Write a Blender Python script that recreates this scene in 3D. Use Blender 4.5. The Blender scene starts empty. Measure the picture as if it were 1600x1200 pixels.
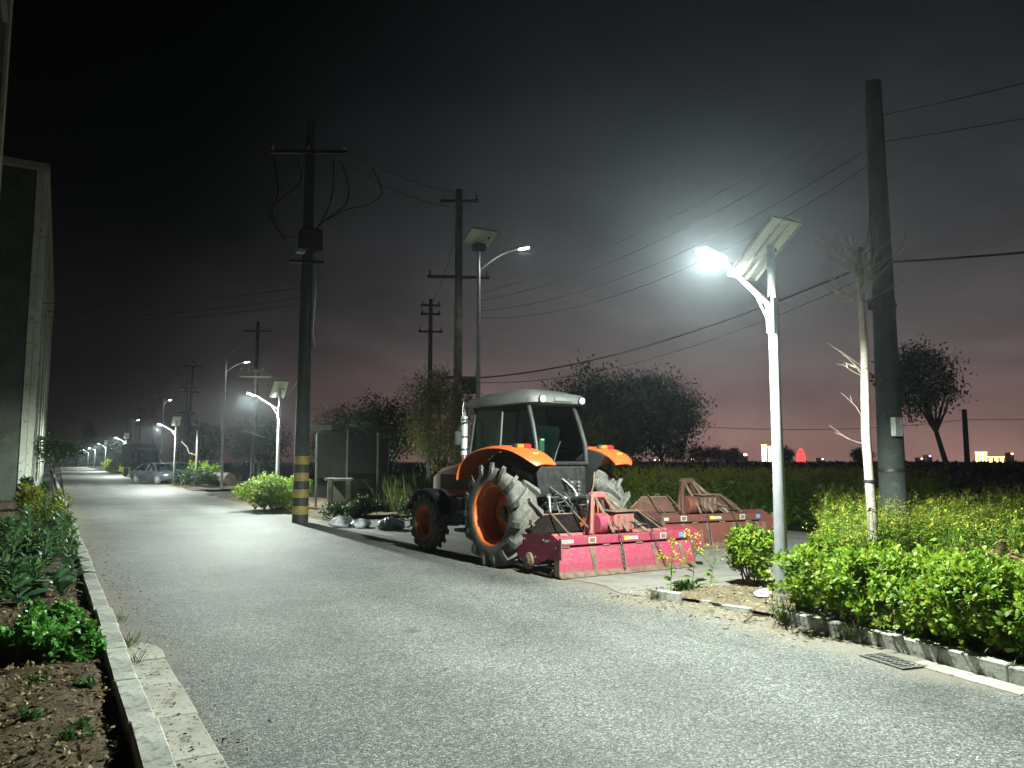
import bpy, math, random
import numpy as np
from mathutils import Vector, Matrix
R = math.radians
random.seed(11)
rng = np.random.default_rng(11)
S = bpy.context.scene
COL = S.collection

# ------------------------------------------------------------------ camera
cam_d = bpy.data.cameras.new('camera')
cam = bpy.data.objects.new('camera', cam_d)
COL.objects.link(cam)
cam.location = (0, 0, 1.6)
cam.rotation_euler = (R(90 + 5.71), 0, R(-30.4))
cam_d.sensor_width = 36
cam_d.lens = 27
cam_d.clip_start = 0.05
cam_d.clip_end = 4000
S.camera = cam

# ------------------------------------------------------------------ night sky
W = bpy.data.worlds.new('World')
S.world = W
W.use_nodes = True
wn, wl = W.node_tree.nodes, W.node_tree.links
wn.clear()


def node(nodes, kind, **kw):
    n = nodes.new(kind)
    for k, v in kw.items():
        if k in n.inputs:
            n.inputs[k].default_value = v
        else:
            setattr(n, k, v)
    return n


SKY_GAIN = 2.1
wo = node(wn, 'ShaderNodeOutputWorld')
sky = node(wn, 'ShaderNodeTexSky', sky_type='NISHITA', sun_disc=False, sun_elevation=R(-9), sun_rotation=R(300))
bg1 = node(wn, 'ShaderNodeBackground', Strength=0.05)
wl.new(sky.outputs[0], bg1.inputs['Color'])
# light dome of the town: strongest low over the lit town, fading up and away from it
tc = node(wn, 'ShaderNodeTexCoord')
sep = node(wn, 'ShaderNodeSeparateXYZ')
wl.new(tc.outputs['Generated'], sep.inputs[0])
ramp = node(wn, 'ShaderNodeValToRGB')
cr = ramp.color_ramp
cr.interpolation = 'B_SPLINE'
cr.elements[0].position = 0.0
cr.elements[0].color = (.175, .092, .080, 1)
cr.elements[1].position = 1.0
cr.elements[1].color = (.0008, .0013, .0013, 1)
for p, c in ((.05, (.120, .076, .070)), (.14, (.052, .045, .046)), (.27, (.017, .0185, .020)), (.45, (.0042, .0056, .0058))):
    e = cr.elements.new(p)
    e.color = (*c, 1)
az = node(wn, 'ShaderNodeVectorMath', operation='DOT_PRODUCT')
az.inputs[1].default_value = (math.sin(R(62)), math.cos(R(62)), 0)
wl.new(tc.outputs['Generated'], az.inputs[0])
azr = node(wn, 'ShaderNodeMapRange', interpolation_type='SMOOTHSTEP')
azr.inputs[1].default_value = 0.5
azr.inputs[2].default_value = 0.98
azr.inputs[3].default_value = 0.05
azr.inputs[4].default_value = 1.0
wl.new(az.outputs['Value'], azr.inputs[0])
wl.new(sep.outputs['Z'], ramp.inputs[0])
ns = node(wn, 'ShaderNodeTexNoise', Scale=3.0, Detail=5.0, Roughness=.55, Distortion=.6)
mpw = node(wn, 'ShaderNodeMapping')
mpw.inputs['Scale'].default_value = (1, 1, 2.6)
wl.new(tc.outputs['Generated'], mpw.inputs['Vector'])
wl.new(mpw.outputs[0], ns.inputs['Vector'])
nr = node(wn, 'ShaderNodeMapRange')
nr.inputs[1].default_value = .3
nr.inputs[2].default_value = .7
nr.inputs[3].default_value = .62
nr.inputs[4].default_value = 1.25
wl.new(ns.outputs['Fac'], nr.inputs[0])
mul = node(wn, 'ShaderNodeMath', operation='MULTIPLY')
wl.new(azr.outputs[0], mul.inputs[0])
wl.new(nr.outputs[0], mul.inputs[1])
mul2 = node(wn, 'ShaderNodeMath', operation='MULTIPLY')
wl.new(mul.outputs[0], mul2.inputs[0])
mul2.inputs[1].default_value = SKY_GAIN
bg2 = node(wn, 'ShaderNodeBackground')
wl.new(ramp.outputs[0], bg2.inputs['Color'])
wl.new(mul2.outputs[0], bg2.inputs['Strength'])
addw = node(wn, 'ShaderNodeAddShader')
wl.new(bg1.outputs[0], addw.inputs[0])
wl.new(bg2.outputs[0], addw.inputs[1])
wl.new(addw.outputs[0], wo.inputs['Surface'])

S.view_settings.view_transform = 'Standard'
S.view_settings.look = 'None'
S.view_settings.exposure = 0.0
S.view_settings.gamma = 1.0
S.view_settings.use_curve_mapping = False
S.render.engine = 'CYCLES'
S.cycles.use_denoising = True
S.cycles.max_bounces = 6
S.cycles.diffuse_bounces = 2
S.cycles.glossy_bounces = 3
S.cycles.transmission_bounces = 4
S.cycles.transparent_max_bounces = 8
S.cycles.volume_bounces = 0
S.cycles.use_light_tree = True
S.cycles.sample_clamp_indirect = 4.0
LAMP_W = 2450.0
TALL_W = 90.0
HAZE = 0.00036

# ------------------------------------------------------------------ helpers


def tag(o, label=None, cat=None, group=None, kind=None):
    if label: o['label'] = label
    if cat: o['category'] = cat
    if group: o['group'] = group
    if kind: o['kind'] = kind
    return o


def empty(name, loc=(0, 0, 0), rz=0, parent=None):
    o = bpy.data.objects.new(name, None)
    COL.objects.link(o)
    o.location = loc
    o.rotation_euler = (0, 0, rz)
    o.empty_display_size = .1
    if parent: o.parent = parent
    return o


def link(name, me, mats, parent=None, loc=(0, 0, 0)):
    o = bpy.data.objects.new(name, me)
    for m in (mats if isinstance(mats, (list, tuple)) else [mats]):
        if me.materials.find(m.name) < 0:
            me.materials.append(m)
    COL.objects.link(o)
    o.location = loc
    if parent: o.parent = parent
    return o


def copy_tree(o, parent=None):
    c = o.copy()
    COL.objects.link(c)
    c.parent = parent
    for ch in list(o.children):
        copy_tree(ch, c)
    return c


def basis(d):
    d = Vector(d).normalized()
    a = Vector((0, 0, 1)) if abs(d.z) < .95 else Vector((1, 0, 0))
    u = d.cross(a).normalized()
    return u, u.cross(d).normalized(), d


class MB:
    def __init__(s):
        s.v, s.f = [], []

    def add(s, vs, fs):
        n = len(s.v)
        s.v += [tuple(v) for v in vs]
        s.f += [tuple(i + n for i in f) for f in fs]
        return s

    def box(s, a, b, bev=0.0, M=None):
        x0, y0, z0 = a
        x1, y1, z1 = b
        if bev > 0:
            vs = []
            for z, i in ((z0, bev), (z0 + bev, 0), (z1 - bev, 0), (z1, bev)):
                xa, xb, ya, yb = x0 + i, x1 - i, y0 + i, y1 - i
                c = bev
                vs += [(xa + c, ya, z), (xb - c, ya, z), (xb, ya + c, z), (xb, yb - c, z), (xb - c, yb, z), (xa + c, yb, z), (xa, yb - c, z), (xa, ya + c, z)]
            fs = [tuple(range(7, -1, -1)), tuple(range(24, 32))]
            for k in range(3):
                for j in range(8):
                    fs.append((k * 8 + j, k * 8 + (j + 1) % 8, k * 8 + 8 + (j + 1) % 8, k * 8 + 8 + j))
        else:
            vs = [(x0, y0, z0), (x1, y0, z0), (x1, y1, z0), (x0, y1, z0), (x0, y0, z1), (x1, y0, z1), (x1, y1, z1), (x0, y1, z1)]
            fs = [(3, 2, 1, 0), (4, 5, 6, 7), (0, 1, 5, 4), (1, 2, 6, 5), (2, 3, 7, 6), (3, 0, 4, 7)]
        if M is not None:
            vs = [M @ Vector(v) for v in vs]
        return s.add(vs, fs)

    def tube(s, pts, r, n=8, cap=True):
        pts = [Vector(p) for p in pts]
        k = len(pts)
        rs = r if isinstance(r, (list, tuple)) else [r] * k
        vs, fs = [], []
        pu = None
        for i, p in enumerate(pts):
            d = (pts[min(i + 1, k - 1)] - pts[max(i - 1, 0)])
            u, v, d = basis(d)
            if pu is not None:
                u = (pu - d * pu.dot(d)).normalized()
                v = u.cross(d).normalized()
            pu = u
            for j in range(n):
                t = 2 * math.pi * j / n
                vs.append(p + (u * math.cos(t) + v * math.sin(t)) * rs[i])
        for i in range(k - 1):
            for j in range(n):
                fs.append((i * n + j, i * n + (j + 1) % n, (i + 1) * n + (j + 1) % n, (i + 1) * n + j))
        if cap:
            fs.append(tuple(range(n - 1, -1, -1)))
            fs.append(tuple(range((k - 1) * n, k * n)))
        return s.add(vs, fs)

    def lathe(s, prof, n=24, axis='z', c=(0, 0, 0), closed=False):
        vs, fs = [], []
        for (r, h) in prof:
            for j in range(n):
                t = 2 * math.pi * j / n
                a, b = r * math.cos(t), r * math.sin(t)
                p = {'z': (a, b, h), 'x': (h, a, b), 'y': (b, h, a)}[axis]
                vs.append((p[0] + c[0], p[1] + c[1], p[2] + c[2]))
        k = len(prof)
        for i in range(k if closed else k - 1):
            i2 = (i + 1) % k
            for j in range(n):
                fs.append((i * n + j, i * n + (j + 1) % n, i2 * n + (j + 1) % n, i2 * n + j))
        if not closed:
            fs.append(tuple(range(n - 1, -1, -1)))
            fs.append(tuple(range((k - 1) * n, k * n)))
        return s.add(vs, fs)

    def prism(s, poly, a, b, axis='x', M=None):
        """poly in the plane across axis: x -> (y,z), y -> (x,z), z -> (x,y)"""
        n = len(poly)
        f = {'x': lambda p, h: (h, p[0], p[1]), 'y': lambda p, h: (p[0], h, p[1]), 'z': lambda p, h: (p[0], p[1], h)}[axis]
        vs = [f(p, a) for p in poly] + [f(p, b) for p in poly]
        if M is not None:
            vs = [M @ Vector(v) for v in vs]
        fs = [tuple(range(n - 1, -1, -1)), tuple(range(n, 2 * n))] + [(i, (i + 1) % n, n + (i + 1) % n, n + i) for i in range(n)]
        return s.add(vs, fs)

    def mesh(s, name, smooth=False, ang=35):
        me = bpy.data.meshes.new(name)
        me.from_pydata(s.v, [], s.f)
        me.validate(verbose=False)
        me.update()
        if smooth:
            for p in me.polygons: p.use_smooth = True
            me.set_sharp_from_angle(angle=R(ang))
        return me

    def build(s, name, mat, parent=None, loc=(0, 0, 0), smooth=False, ang=35):
        return link(name, s.mesh(name, smooth, ang), mat, parent, loc)


def tri_mesh(name, V, F, tint=None, matidx=None):
    me = bpy.data.meshes.new(name)
    V = np.ascontiguousarray(V, dtype=np.float32)
    F = np.ascontiguousarray(F, dtype=np.int32)
    me.vertices.add(len(V))
    me.vertices.foreach_set('co', V.ravel())
    me.loops.add(F.size)
    me.loops.foreach_set('vertex_index', F.ravel())
    me.polygons.add(len(F))
    me.polygons.foreach_set('loop_start', np.arange(0, F.size, 3, dtype=np.int32))
    me.polygons.foreach_set('loop_total', np.full(len(F), 3, dtype=np.int32))
    if matidx is not None:
        me.polygons.foreach_set('material_index', np.asarray(matidx, dtype=np.int32))
    me.update(calc_edges=True)
    if tint is not None:
        at = me.attributes.new('tint', 'FLOAT', 'FACE')
        at.data.foreach_set('value', np.asarray(tint, dtype=np.float32))
    return me


def unit(a):
    return a / np.maximum(np.linalg.norm(a, axis=1, keepdims=True), 1e-9)


def rdir(n):
    return unit(rng.normal(size=(n, 3)))


def leaf_arrays(P, D, size, width=.5, bend=.15, N=None):
    """n leaves, six vertices and four triangles each: base, two pairs of edge points, tip"""
    n = len(P)
    size = np.broadcast_to(np.asarray(size, float), (n,))[:, None]
    D = unit(D)
    if N is None:
        N = rdir(n) + np.array([0, 0, 1.1])
    Wd = unit(np.cross(D, N))
    Nn = np.cross(Wd, D)
    w = width * size
    b = P
    l1 = P + D * size * .34 - Wd * w * .42 + Nn * w * .18
    r1 = P + D * size * .34 + Wd * w * .42 + Nn * w * .18
    l2 = P + D * size * .72 - Wd * w * .40 + Nn * (w * .12 - size * bend * .4)
    r2 = P + D * size * .72 + Wd * w * .40 + Nn * (w * .12 - size * bend * .4)
    t = P + D * size - Nn * size * bend
    V = np.stack([b, l1, r1, l2, r2, t], 1).reshape(-1, 3)
    o = (np.arange(n) * 6)[:, None, None]
    F = (np.array([[0, 2, 1], [1, 2, 4], [1, 4, 3], [3, 4, 5]])[None] + o).reshape(-1, 3)
    return V, F


def leaf_mesh(name, P, D, size, width=.5, bend=.15, N=None, tint=None):
    V, F = leaf_arrays(P, D, size, width, bend, N)
    t = rng.random(len(P)) if tint is None else tint
    return tri_mesh(name, V, F, np.repeat(t, 4))


# ------------------------------------------------------------------ materials
MATS = {}


def newmat(name):
    m = bpy.data.materials.new(name)
    m.use_nodes = True
    nt = m.node_tree
    return m, nt.nodes, nt.links, nt.nodes['Principled BSDF']


def mat(name, c1, c2=None, rough=.6, metal=0.0, scale=6.0, lo=.42, hi=.62, bump=0.0, bscale=60.0, detail=5.0, spec=.5, grime=0.0, gcol=(.12, .09, .06)):
    """paint / metal / concrete: two tones in noise patches, fine relief, rough varies, optional grime specks"""
    if name in MATS: return MATS[name]
    m, n, l, b = newmat(name)
    c2 = c2 or tuple(x * .72 for x in c1)
    tcn = node(n, 'ShaderNodeTexCoord')
    t = node(n, 'ShaderNodeTexNoise', Scale=scale, Detail=detail, Roughness=.62)
    l.new(tcn.outputs['Object'], t.inputs['Vector'])
    rp = node(n, 'ShaderNodeValToRGB')
    rp.color_ramp.elements[0].position = lo
    rp.color_ramp.elements[1].position = hi
    rp.color_ramp.elements[0].color = (*c1, 1)
    rp.color_ramp.elements[1].color = (*c2, 1)
    l.new(t.outputs['Fac'], rp.inputs[0])
    out = rp.outputs[0]
    if grime > 0:
        g = node(n, 'ShaderNodeTexNoise', Scale=scale * 5, Detail=6.0, Roughness=.7)
        l.new(tcn.outputs['Object'], g.inputs['Vector'])
        gm = node(n, 'ShaderNodeMapRange')
        gm.inputs[1].default_value = .62 - grime * .2
        gm.inputs[2].default_value = .72 - grime * .15
        l.new(g.outputs['Fac'], gm.inputs[0])
        mx = node(n, 'ShaderNodeMix', data_type='RGBA')
        l.new(gm.outputs[0], mx.inputs[0])
        l.new(out, mx.inputs[6])
        mx.inputs[7].default_value = (*gcol, 1)
        out = mx.outputs[2]
    l.new(out, b.inputs['Base Color'])
    b.inputs['Metallic'].default_value = metal
    b.inputs['Specular IOR Level'].default_value = spec
    rr = node(n, 'ShaderNodeMapRange')
    rr.inputs[3].default_value = max(.05, rough - .12)
    rr.inputs[4].default_value = min(1, rough + .14)
    l.new(t.outputs['Fac'], rr.inputs[0])
    l.new(rr.outputs[0], b.inputs['Roughness'])
    if bump > 0:
        t2 = node(n, 'ShaderNodeTexNoise', Scale=bscale, Detail=6.0, Roughness=.65)
        l.new(tcn.outputs['Object'], t2.inputs['Vector'])
        bp = node(n, 'ShaderNodeBump', Strength=bump, Distance=.02)
        l.new(t2.outputs['Fac'], bp.inputs['Height'])
        l.new(bp.outputs[0], b.inputs['Normal'])
    MATS[name] = m
    return m


def leafmat(name, cols, trans=.35, rough=.45, spec=.4):
    m, n, l, b = newmat(name)
    at = node(n, 'ShaderNodeAttribute', attribute_name='tint')
    rp = node(n, 'ShaderNodeValToRGB')
    el = rp.color_ramp.elements
    el[0].color = (*cols[0], 1)
    el[1].color = (*cols[-1], 1)
    for i, c in enumerate(cols[1:-1]):
        e = el.new((i + 1) / (len(cols) - 1))
        e.color = (*c, 1)
    l.new(at.outputs['Fac'], rp.inputs[0])
    l.new(rp.outputs[0], b.inputs['Base Color'])
    b.inputs['Roughness'].default_value = rough
    b.inputs['Specular IOR Level'].default_value = spec
    tr = node(n, 'ShaderNodeBsdfTranslucent')
    l.new(rp.outputs[0], tr.inputs['Color'])
    mx = node(n, 'ShaderNodeMixShader')
    mx.inputs[0].default_value = trans
    l.new(b.outputs[0], mx.inputs[1])
    l.new(tr.outputs[0], mx.inputs[2])
    l.new(mx.outputs[0], n['Material Output'].inputs[0])
    return m


def emit(name, col, st, sample=False):
    m, n, l, b = newmat(name)
    b.inputs['Base Color'].default_value = (*[min(1, c) for c in col], 1)
    b.inputs['Emission Color'].default_value = (*col, 1)
    b.inputs['Emission Strength'].default_value = st
    if not sample: m.cycles.emission_sampling = 'NONE'
    return m


def glass(name, tint=(.5, .62, .58), rough=.03):
    """thin tinted pane: partly see-through, partly mirror"""
    m, n, l, b = newmat(name)
    n.remove(b)
    tr = node(n, 'ShaderNodeBsdfTransparent', Color=(*tint, 1))
    gl = node(n, 'ShaderNodeBsdfGlossy', Roughness=rough)
    lw = node(n, 'ShaderNodeLayerWeight', Blend=.5)
    p4 = node(n, 'ShaderNodeMath', operation='POWER')
    l.new(lw.outputs['Facing'], p4.inputs[0])
    p4.inputs[1].default_value = 4.0
    fr = node(n, 'ShaderNodeMath', operation='MULTIPLY_ADD')
    l.new(p4.outputs[0], fr.inputs[0])
    fr.inputs[1].default_value = .8
    fr.inputs[2].default_value = .04
    mx = node(n, 'ShaderNodeMixShader')
    l.new(fr.outputs[0], mx.inputs[0])
    l.new(tr.outputs[0], mx.inputs[1])
    l.new(gl.outputs[0], mx.inputs[2])
    l.new(mx.outputs[0], n['Material Output'].inputs[0])
    return m


def asphalt():
    m, n, l, b = newmat('asphalt')
    g = node(n, 'ShaderNodeTexCoord')
    vo = node(n, 'ShaderNodeTexVoronoi', Scale=86.0, Randomness=1.0)
    l.new(g.outputs['Object'], vo.inputs['Vector'])
    bw = node(n, 'ShaderNodeSeparateColor')
    l.new(vo.outputs['Color'], bw.inputs[0])
    st = node(n, 'ShaderNodeValToRGB')
    e = st.color_ramp.elements
    e[0].position, e[0].color = 0.0, (.036, .039, .036, 1)
    e[1].position, e[1].color = 1.0, (.34, .345, .315, 1)
    for p, c in ((.35, (.098, .105, .097)), (.75, (.155, .163, .15))):
        x = e.new(p)
        x.color = (*c, 1)
    l.new(bw.outputs[0], st.inputs[0])
    big = node(n, 'ShaderNodeTexNoise', Scale=.55, Detail=5.0, Roughness=.6)
    l.new(g.outputs['Object'], big.inputs['Vector'])
    fine = node(n, 'ShaderNodeTexNoise', Scale=9.0, Detail=8.0, Roughness=.75)
    l.new(g.outputs['Object'], fine.inputs['Vector'])
    # worn tone
    sc = node(n, 'ShaderNodeMapRange')
    for i, v in ((1, .3), (2, .7), (3, .72), (4, 1.3)): sc.inputs[i].default_value = v
    l.new(big.outputs['Fac'], sc.inputs[0])
    sc2 = node(n, 'ShaderNodeMapRange')
    for i, v in ((1, .25), (2, .75), (3, .8), (4, 1.2)): sc2.inputs[i].default_value = v
    l.new(fine.outputs['Fac'], sc2.inputs[0])
    mu = node(n, 'ShaderNodeMath', operation='MULTIPLY')
    l.new(sc.outputs[0], mu.inputs[0])
    l.new(sc2.outputs[0], mu.inputs[1])
    vm = node(n, 'ShaderNodeVectorMath', operation='SCALE')
    l.new(st.outputs[0], vm.inputs[0])
    l.new(mu.outputs[0], vm.inputs['Scale'])
    # darker patched areas, oil spots and hairline cracks
    pt = node(n, 'ShaderNodeTexNoise', Scale=.23, Detail=2.0, Roughness=.4, Distortion=1.2)
    l.new(g.outputs['Object'], pt.inputs['Vector'])
    ptr = node(n, 'ShaderNodeMapRange')
    for i, v in ((1, .56), (2, .60), (3, 1.0), (4, .80)): ptr.inputs[i].default_value = v
    l.new(pt.outputs['Fac'], ptr.inputs[0])
    cw = node(n, 'ShaderNodeTexNoise', Scale=1.7, Detail=4.0)
    l.new(g.outputs['Object'], cw.inputs['Vector'])
    cv = node(n, 'ShaderNodeMix', data_type='RGBA')
    cv.inputs[0].default_value = .28
    l.new(g.outputs['Object'], cv.inputs[6])
    l.new(cw.outputs['Color'], cv.inputs[7])
    ck = node(n, 'ShaderNodeTexVoronoi', feature='DISTANCE_TO_EDGE', Scale=.62)
    l.new(cv.outputs[2], ck.inputs['Vector'])
    ckr = node(n, 'ShaderNodeMapRange')
    for i, v in ((1, .001), (2, .006), (3, .72), (4, 1.0)): ckr.inputs[i].default_value = v
    l.new(ck.outputs['Distance'], ckr.inputs[0])
    ckm = node(n, 'ShaderNodeMapRange')
    for i, v in ((1, .50), (2, .58), (3, 0.0), (4, 1.0)): ckm.inputs[i].default_value = v
    l.new(big.outputs['Fac'], ckm.inputs[0])
    ckx = node(n, 'ShaderNodeMath', operation='MAXIMUM')
    l.new(ckr.outputs[0], ckx.inputs[0])
    l.new(ckm.outputs[0], ckx.inputs[1])
    sp0 = node(n, 'ShaderNodeTexVoronoi', Scale=.9)
    l.new(g.outputs['Object'], sp0.inputs['Vector'])
    spr = node(n, 'ShaderNodeMapRange')
    for i, v in ((1, .04), (2, .12), (3, .62), (4, 1.0)): spr.inputs[i].default_value = v
    l.new(sp0.outputs['Distance'], spr.inputs[0])
    spx = node(n, 'ShaderNodeSeparateXYZ')
    l.new(g.outputs['Object'], spx.inputs[0])
    wob = node(n, 'ShaderNodeTexNoise', Scale=.3, Detail=2.0)
    l.new(g.outputs['Object'], wob.inputs['Vector'])
    wad = node(n, 'ShaderNodeMath', operation='MULTIPLY_ADD')
    l.new(wob.outputs['Fac'], wad.inputs[0])
    wad.inputs[1].default_value = .8
    l.new(spx.outputs['X'], wad.inputs[2])
    wsn = node(n, 'ShaderNodeMath', operation='SINE')
    wml = node(n, 'ShaderNodeMath', operation='MULTIPLY')
    l.new(wad.outputs[0], wml.inputs[0])
    wml.inputs[1].default_value = 4.2
    l.new(wml.outputs[0], wsn.inputs[0])
    trk = node(n, 'ShaderNodeMapRange')
    for i, v in ((1, -1), (2, 1), (3, .88), (4, 1.1)): trk.inputs[i].default_value = v
    l.new(wsn.outputs[0], trk.inputs[0])
    for extra in (ptr, ckx, spr, trk):
        m9 = node(n, 'ShaderNodeMath', operation='MULTIPLY')
        l.new(mu.outputs[0], m9.inputs[0])
        l.new(extra.outputs[0], m9.inputs[1])
        mu = m9
    vm = node(n, 'ShaderNodeVectorMath', operation='SCALE')
    l.new(st.outputs[0], vm.inputs[0])
    l.new(mu.outputs[0], vm.inputs['Scale'])
    # blown sand lying along both road edges
    sp = node(n, 'ShaderNodeSeparateXYZ')
    l.new(g.outputs['Object'], sp.inputs[0])
    cx = node(n, 'ShaderNodeMath', operation='SUBTRACT')
    l.new(sp.outputs['X'], cx.inputs[0])
    cx.inputs[1].default_value = 3.2
    ab = node(n, 'ShaderNodeMath', operation='ABSOLUTE')
    l.new(cx.outputs[0], ab.inputs[0])
    ed = node(n, 'ShaderNodeMapRange')
    for i, v in ((1, 1.6), (2, 3.1), (3, -.28), (4, .62)): ed.inputs[i].default_value = v
    l.new(ab.outputs[0], ed.inputs[0])
    nz = node(n, 'ShaderNodeTexNoise', Scale=.8, Detail=7.0, Roughness=.62)
    l.new(g.outputs['Object'], nz.inputs['Vector'])
    ad = node(n, 'ShaderNodeMath', operation='ADD')
    l.new(ed.outputs[0], ad.inputs[0])
    l.new(nz.outputs['Fac'], ad.inputs[1])
    th = node(n, 'ShaderNodeMapRange')
    for i, v in ((1, .62), (2, .92), (3, 0), (4, .85)): th.inputs[i].default_value = v
    l.new(ad.outputs[0], th.inputs[0])
    mx = node(n, 'ShaderNodeMix', data_type='RGBA')
    l.new(th.outputs[0], mx.inputs[0])
    l.new(vm.outputs[0], mx.inputs[6])
    sand = node(n, 'ShaderNodeValToRGB')
    sand.color_ramp.elements[0].color = (.13, .115, .085, 1)
    sand.color_ramp.elements[1].color = (.25, .22, .165, 1)
    l.new(fine.outputs['Fac'], sand.inputs[0])
    l.new(sand.outputs[0], mx.inputs[7])
    l.new(mx.outputs[2], b.inputs['Base Color'])
    b.inputs['Roughness'].default_value = .72
    b.inputs['Specular IOR Level'].default_value = .45
    hh = node(n, 'ShaderNodeMath', operation='MULTIPLY')
    l.new(vo.outputs['Distance'], hh.inputs[0])
    hh.inputs[1].default_value = -1.0
    bp = node(n, 'ShaderNodeBump', Strength=.75, Distance=.008)
    l.new(hh.outputs[0], bp.inputs['Height'])
    bp2 = node(n, 'ShaderNodeBump', Strength=.35, Distance=.03)
    l.new(fine.outputs['Fac'], bp2.inputs['Height'])
    l.new(bp.outputs[0], bp2.inputs['Normal'])
    l.new(bp2.outputs[0], b.inputs['Normal'])
    return m


M_ASPH = asphalt()
M_CONC = mat('apron_concrete', (.25, .24, .21), (.16, .15, .13), rough=.85, scale=1.3, lo=.35, hi=.7, bump=.35, bscale=45, grime=.35, gcol=(.10, .09, .075))
M_KERB = mat('kerb_concrete', (.44, .45, .40), (.31, .315, .28), rough=.85, scale=3.0, bump=.45, bscale=30, grime=.5, gcol=(.14, .14, .10))
M_SLAB = mat('gutter_concrete', (.40, .385, .33), (.27, .26, .215), rough=.85, scale=2.2, bump=.3, bscale=55, grime=.45, gcol=(.10, .09, .06))
M_SOIL = mat('bed_soil', (.13, .098, .060), (.065, .050, .032), rough=.95, scale=9, bump=.9, bscale=35, spec=.2, grime=.5, gcol=(.13, .10, .06))
M_DIRT = mat('dry_dirt', (.18, .145, .095), (.10, .08, .052), rough=.95, scale=4, bump=.7, bscale=40, spec=.2, grime=.4, gcol=(.08, .065, .04))
M_FIELD = mat('field_soil', (.030, .032, .018), (.016, .020, .012), rough=.95, scale=.6, bump=.4, bscale=8, spec=.2)
M_GALV = mat('galvanised_white', (.33, .345, .36), (.26, .275, .29), rough=.42, metal=.15, scale=5, bump=.05, bscale=40, grime=.12, gcol=(.25, .24, .2))
M_PANELBACK = mat('panel_backsheet', (.72, .72, .66), (.62, .62, .56), rough=.55, scale=4, grime=.15, gcol=(.35, .33, .27))
M_CELL = mat('solar_cell', (.008, .012, .03), (.012, .016, .04), rough=.15, scale=3)
M_ALU = mat('aluminium_frame', (.62, .63, .64), (.5, .5, .5), rough=.4, metal=.7, scale=9)
M_DARKPLASTIC_SHADE = mat('dark_plastic_pit_shade', (.02, .022, .022), (.03, .03, .03), rough=.5)  # plastic fittings, and the painted shade under the drain grate
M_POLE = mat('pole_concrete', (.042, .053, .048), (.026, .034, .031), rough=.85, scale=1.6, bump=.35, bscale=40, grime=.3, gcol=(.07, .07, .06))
M_YEL = mat('band_yellow', (.42, .30, .05), (.28, .20, .05), rough=.6, scale=7, grime=.5, gcol=(.09, .08, .06))
M_BLK = mat('band_black', (.018, .02, .018), (.04, .04, .035), rough=.6, scale=7, grime=.4, gcol=(.10, .09, .075))
M_STEEL = mat('dark_steel', (.08, .08, .08), (.04, .04, .038), rough=.5, metal=.7, scale=14, bump=.15, bscale=50, grime=.4, gcol=(.10, .07, .045))
M_RUST = mat('rusty_steel', (.20, .135, .095), (.12, .075, .05), rough=.8, metal=.15, scale=10, bump=.35, bscale=60, grime=.4, gcol=(.06, .04, .03))
M_WIRE = mat('cable_rubber', (.012, .012, .013), (.02, .02, .02), rough=.5)
M_INSUL = mat('porcelain', (.30, .28, .25), (.2, .18, .16), rough=.3)
LAMPCOL = (.90, 1.0, .915)
M_LENS = emit('lamp_lens', (1.0, .93, .80), 40.0)
M_LENS_FAR = emit('far_lamp_lens', (1.0, .97, .9), 120.0)

# ------------------------------------------------------------------ the setting: ground, road, apron, kerbs, beds


def grid_sheet(name, xs, ys, zf, material, parent=None, kind='structure'):
    nx, ny = len(xs), len(ys)
    X, Y = np.meshgrid(xs, ys, indexing='ij')
    Z = zf(X, Y)
    V = np.stack([X, Y, Z], -1).reshape(-1, 3)
    i = np.arange(nx * ny).reshape(nx, ny)
    a, b_, c, d = i[:-1, :-1].ravel(), i[1:, :-1].ravel(), i[1:, 1:].ravel(), i[:-1, 1:].ravel()
    F = np.concatenate([np.stack([a, b_, c], 1), np.stack([a, c, d], 1)])
    me = tri_mesh(name, V, F)
    for p in me.polygons: p.use_smooth = True
    o = link(name, me, material, parent)
    if kind: o['kind'] = kind
    return o


def fbm(X, Y, seed=0, f0=1.0, oct=5, gain=.5):
    r = np.random.default_rng(seed)
    Z = np.zeros_like(X, dtype=float)
    a, f = 1.0, f0
    for _ in range(oct):
        for _k in range(3):
            t = r.uniform(0, 2 * math.pi)
            Z += a / 3 * np.sin(f * (X * math.cos(t) + Y * math.sin(t)) * 2 * math.pi * r.uniform(.7, 1.3) + r.uniform(0, 6.3))
        a *= gain
        f *= 2.03
    return Z


g = MB()
g.add([(-820, -60, -.05), (820, -60, -.05), (820, 840, -.05), (-820, 840, -.05)], [(0, 1, 2, 3)])
tag(g.build('ground', M_FIELD), 'dark open field soil stretching to the horizon', kind='structure')

g = MB()
ys = [-8, 0, 6, 20, 40, 80, 160, 320, 500]
pv = []
for y in ys: pv += [(.30, y, 0), (6.7, y, 0)]
g.add(pv, [(2 * i, 2 * i + 1, 2 * i + 3, 2 * i + 2) for i in range(len(ys) - 1)])
tag(g.build('road', M_ASPH), 'worn grey asphalt road running past the street lamps', kind='structure')

# concrete apron the tractor stands on, with a ragged edge towards the road
pts = []
r0 = random.Random(3)
y = 6.75
while y < 20.6:
    pts.append((5.98 + .10 * math.sin(y * 1.7) + r0.uniform(-.05, .05) + max(0, (7.4 - y)) * .6, y))
    y += r0.uniform(.18, .35)
pts += [(14.5, 20.6), (14.5, 6.75)]
g = MB()
g.add([(x, y, .006) for x, y in pts], [tuple(range(len(pts) - 1, -1, -1))])
tag(g.build('concrete_apron', M_CONC), 'pale concrete apron under the tractor and tillers', kind='structure')

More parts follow.
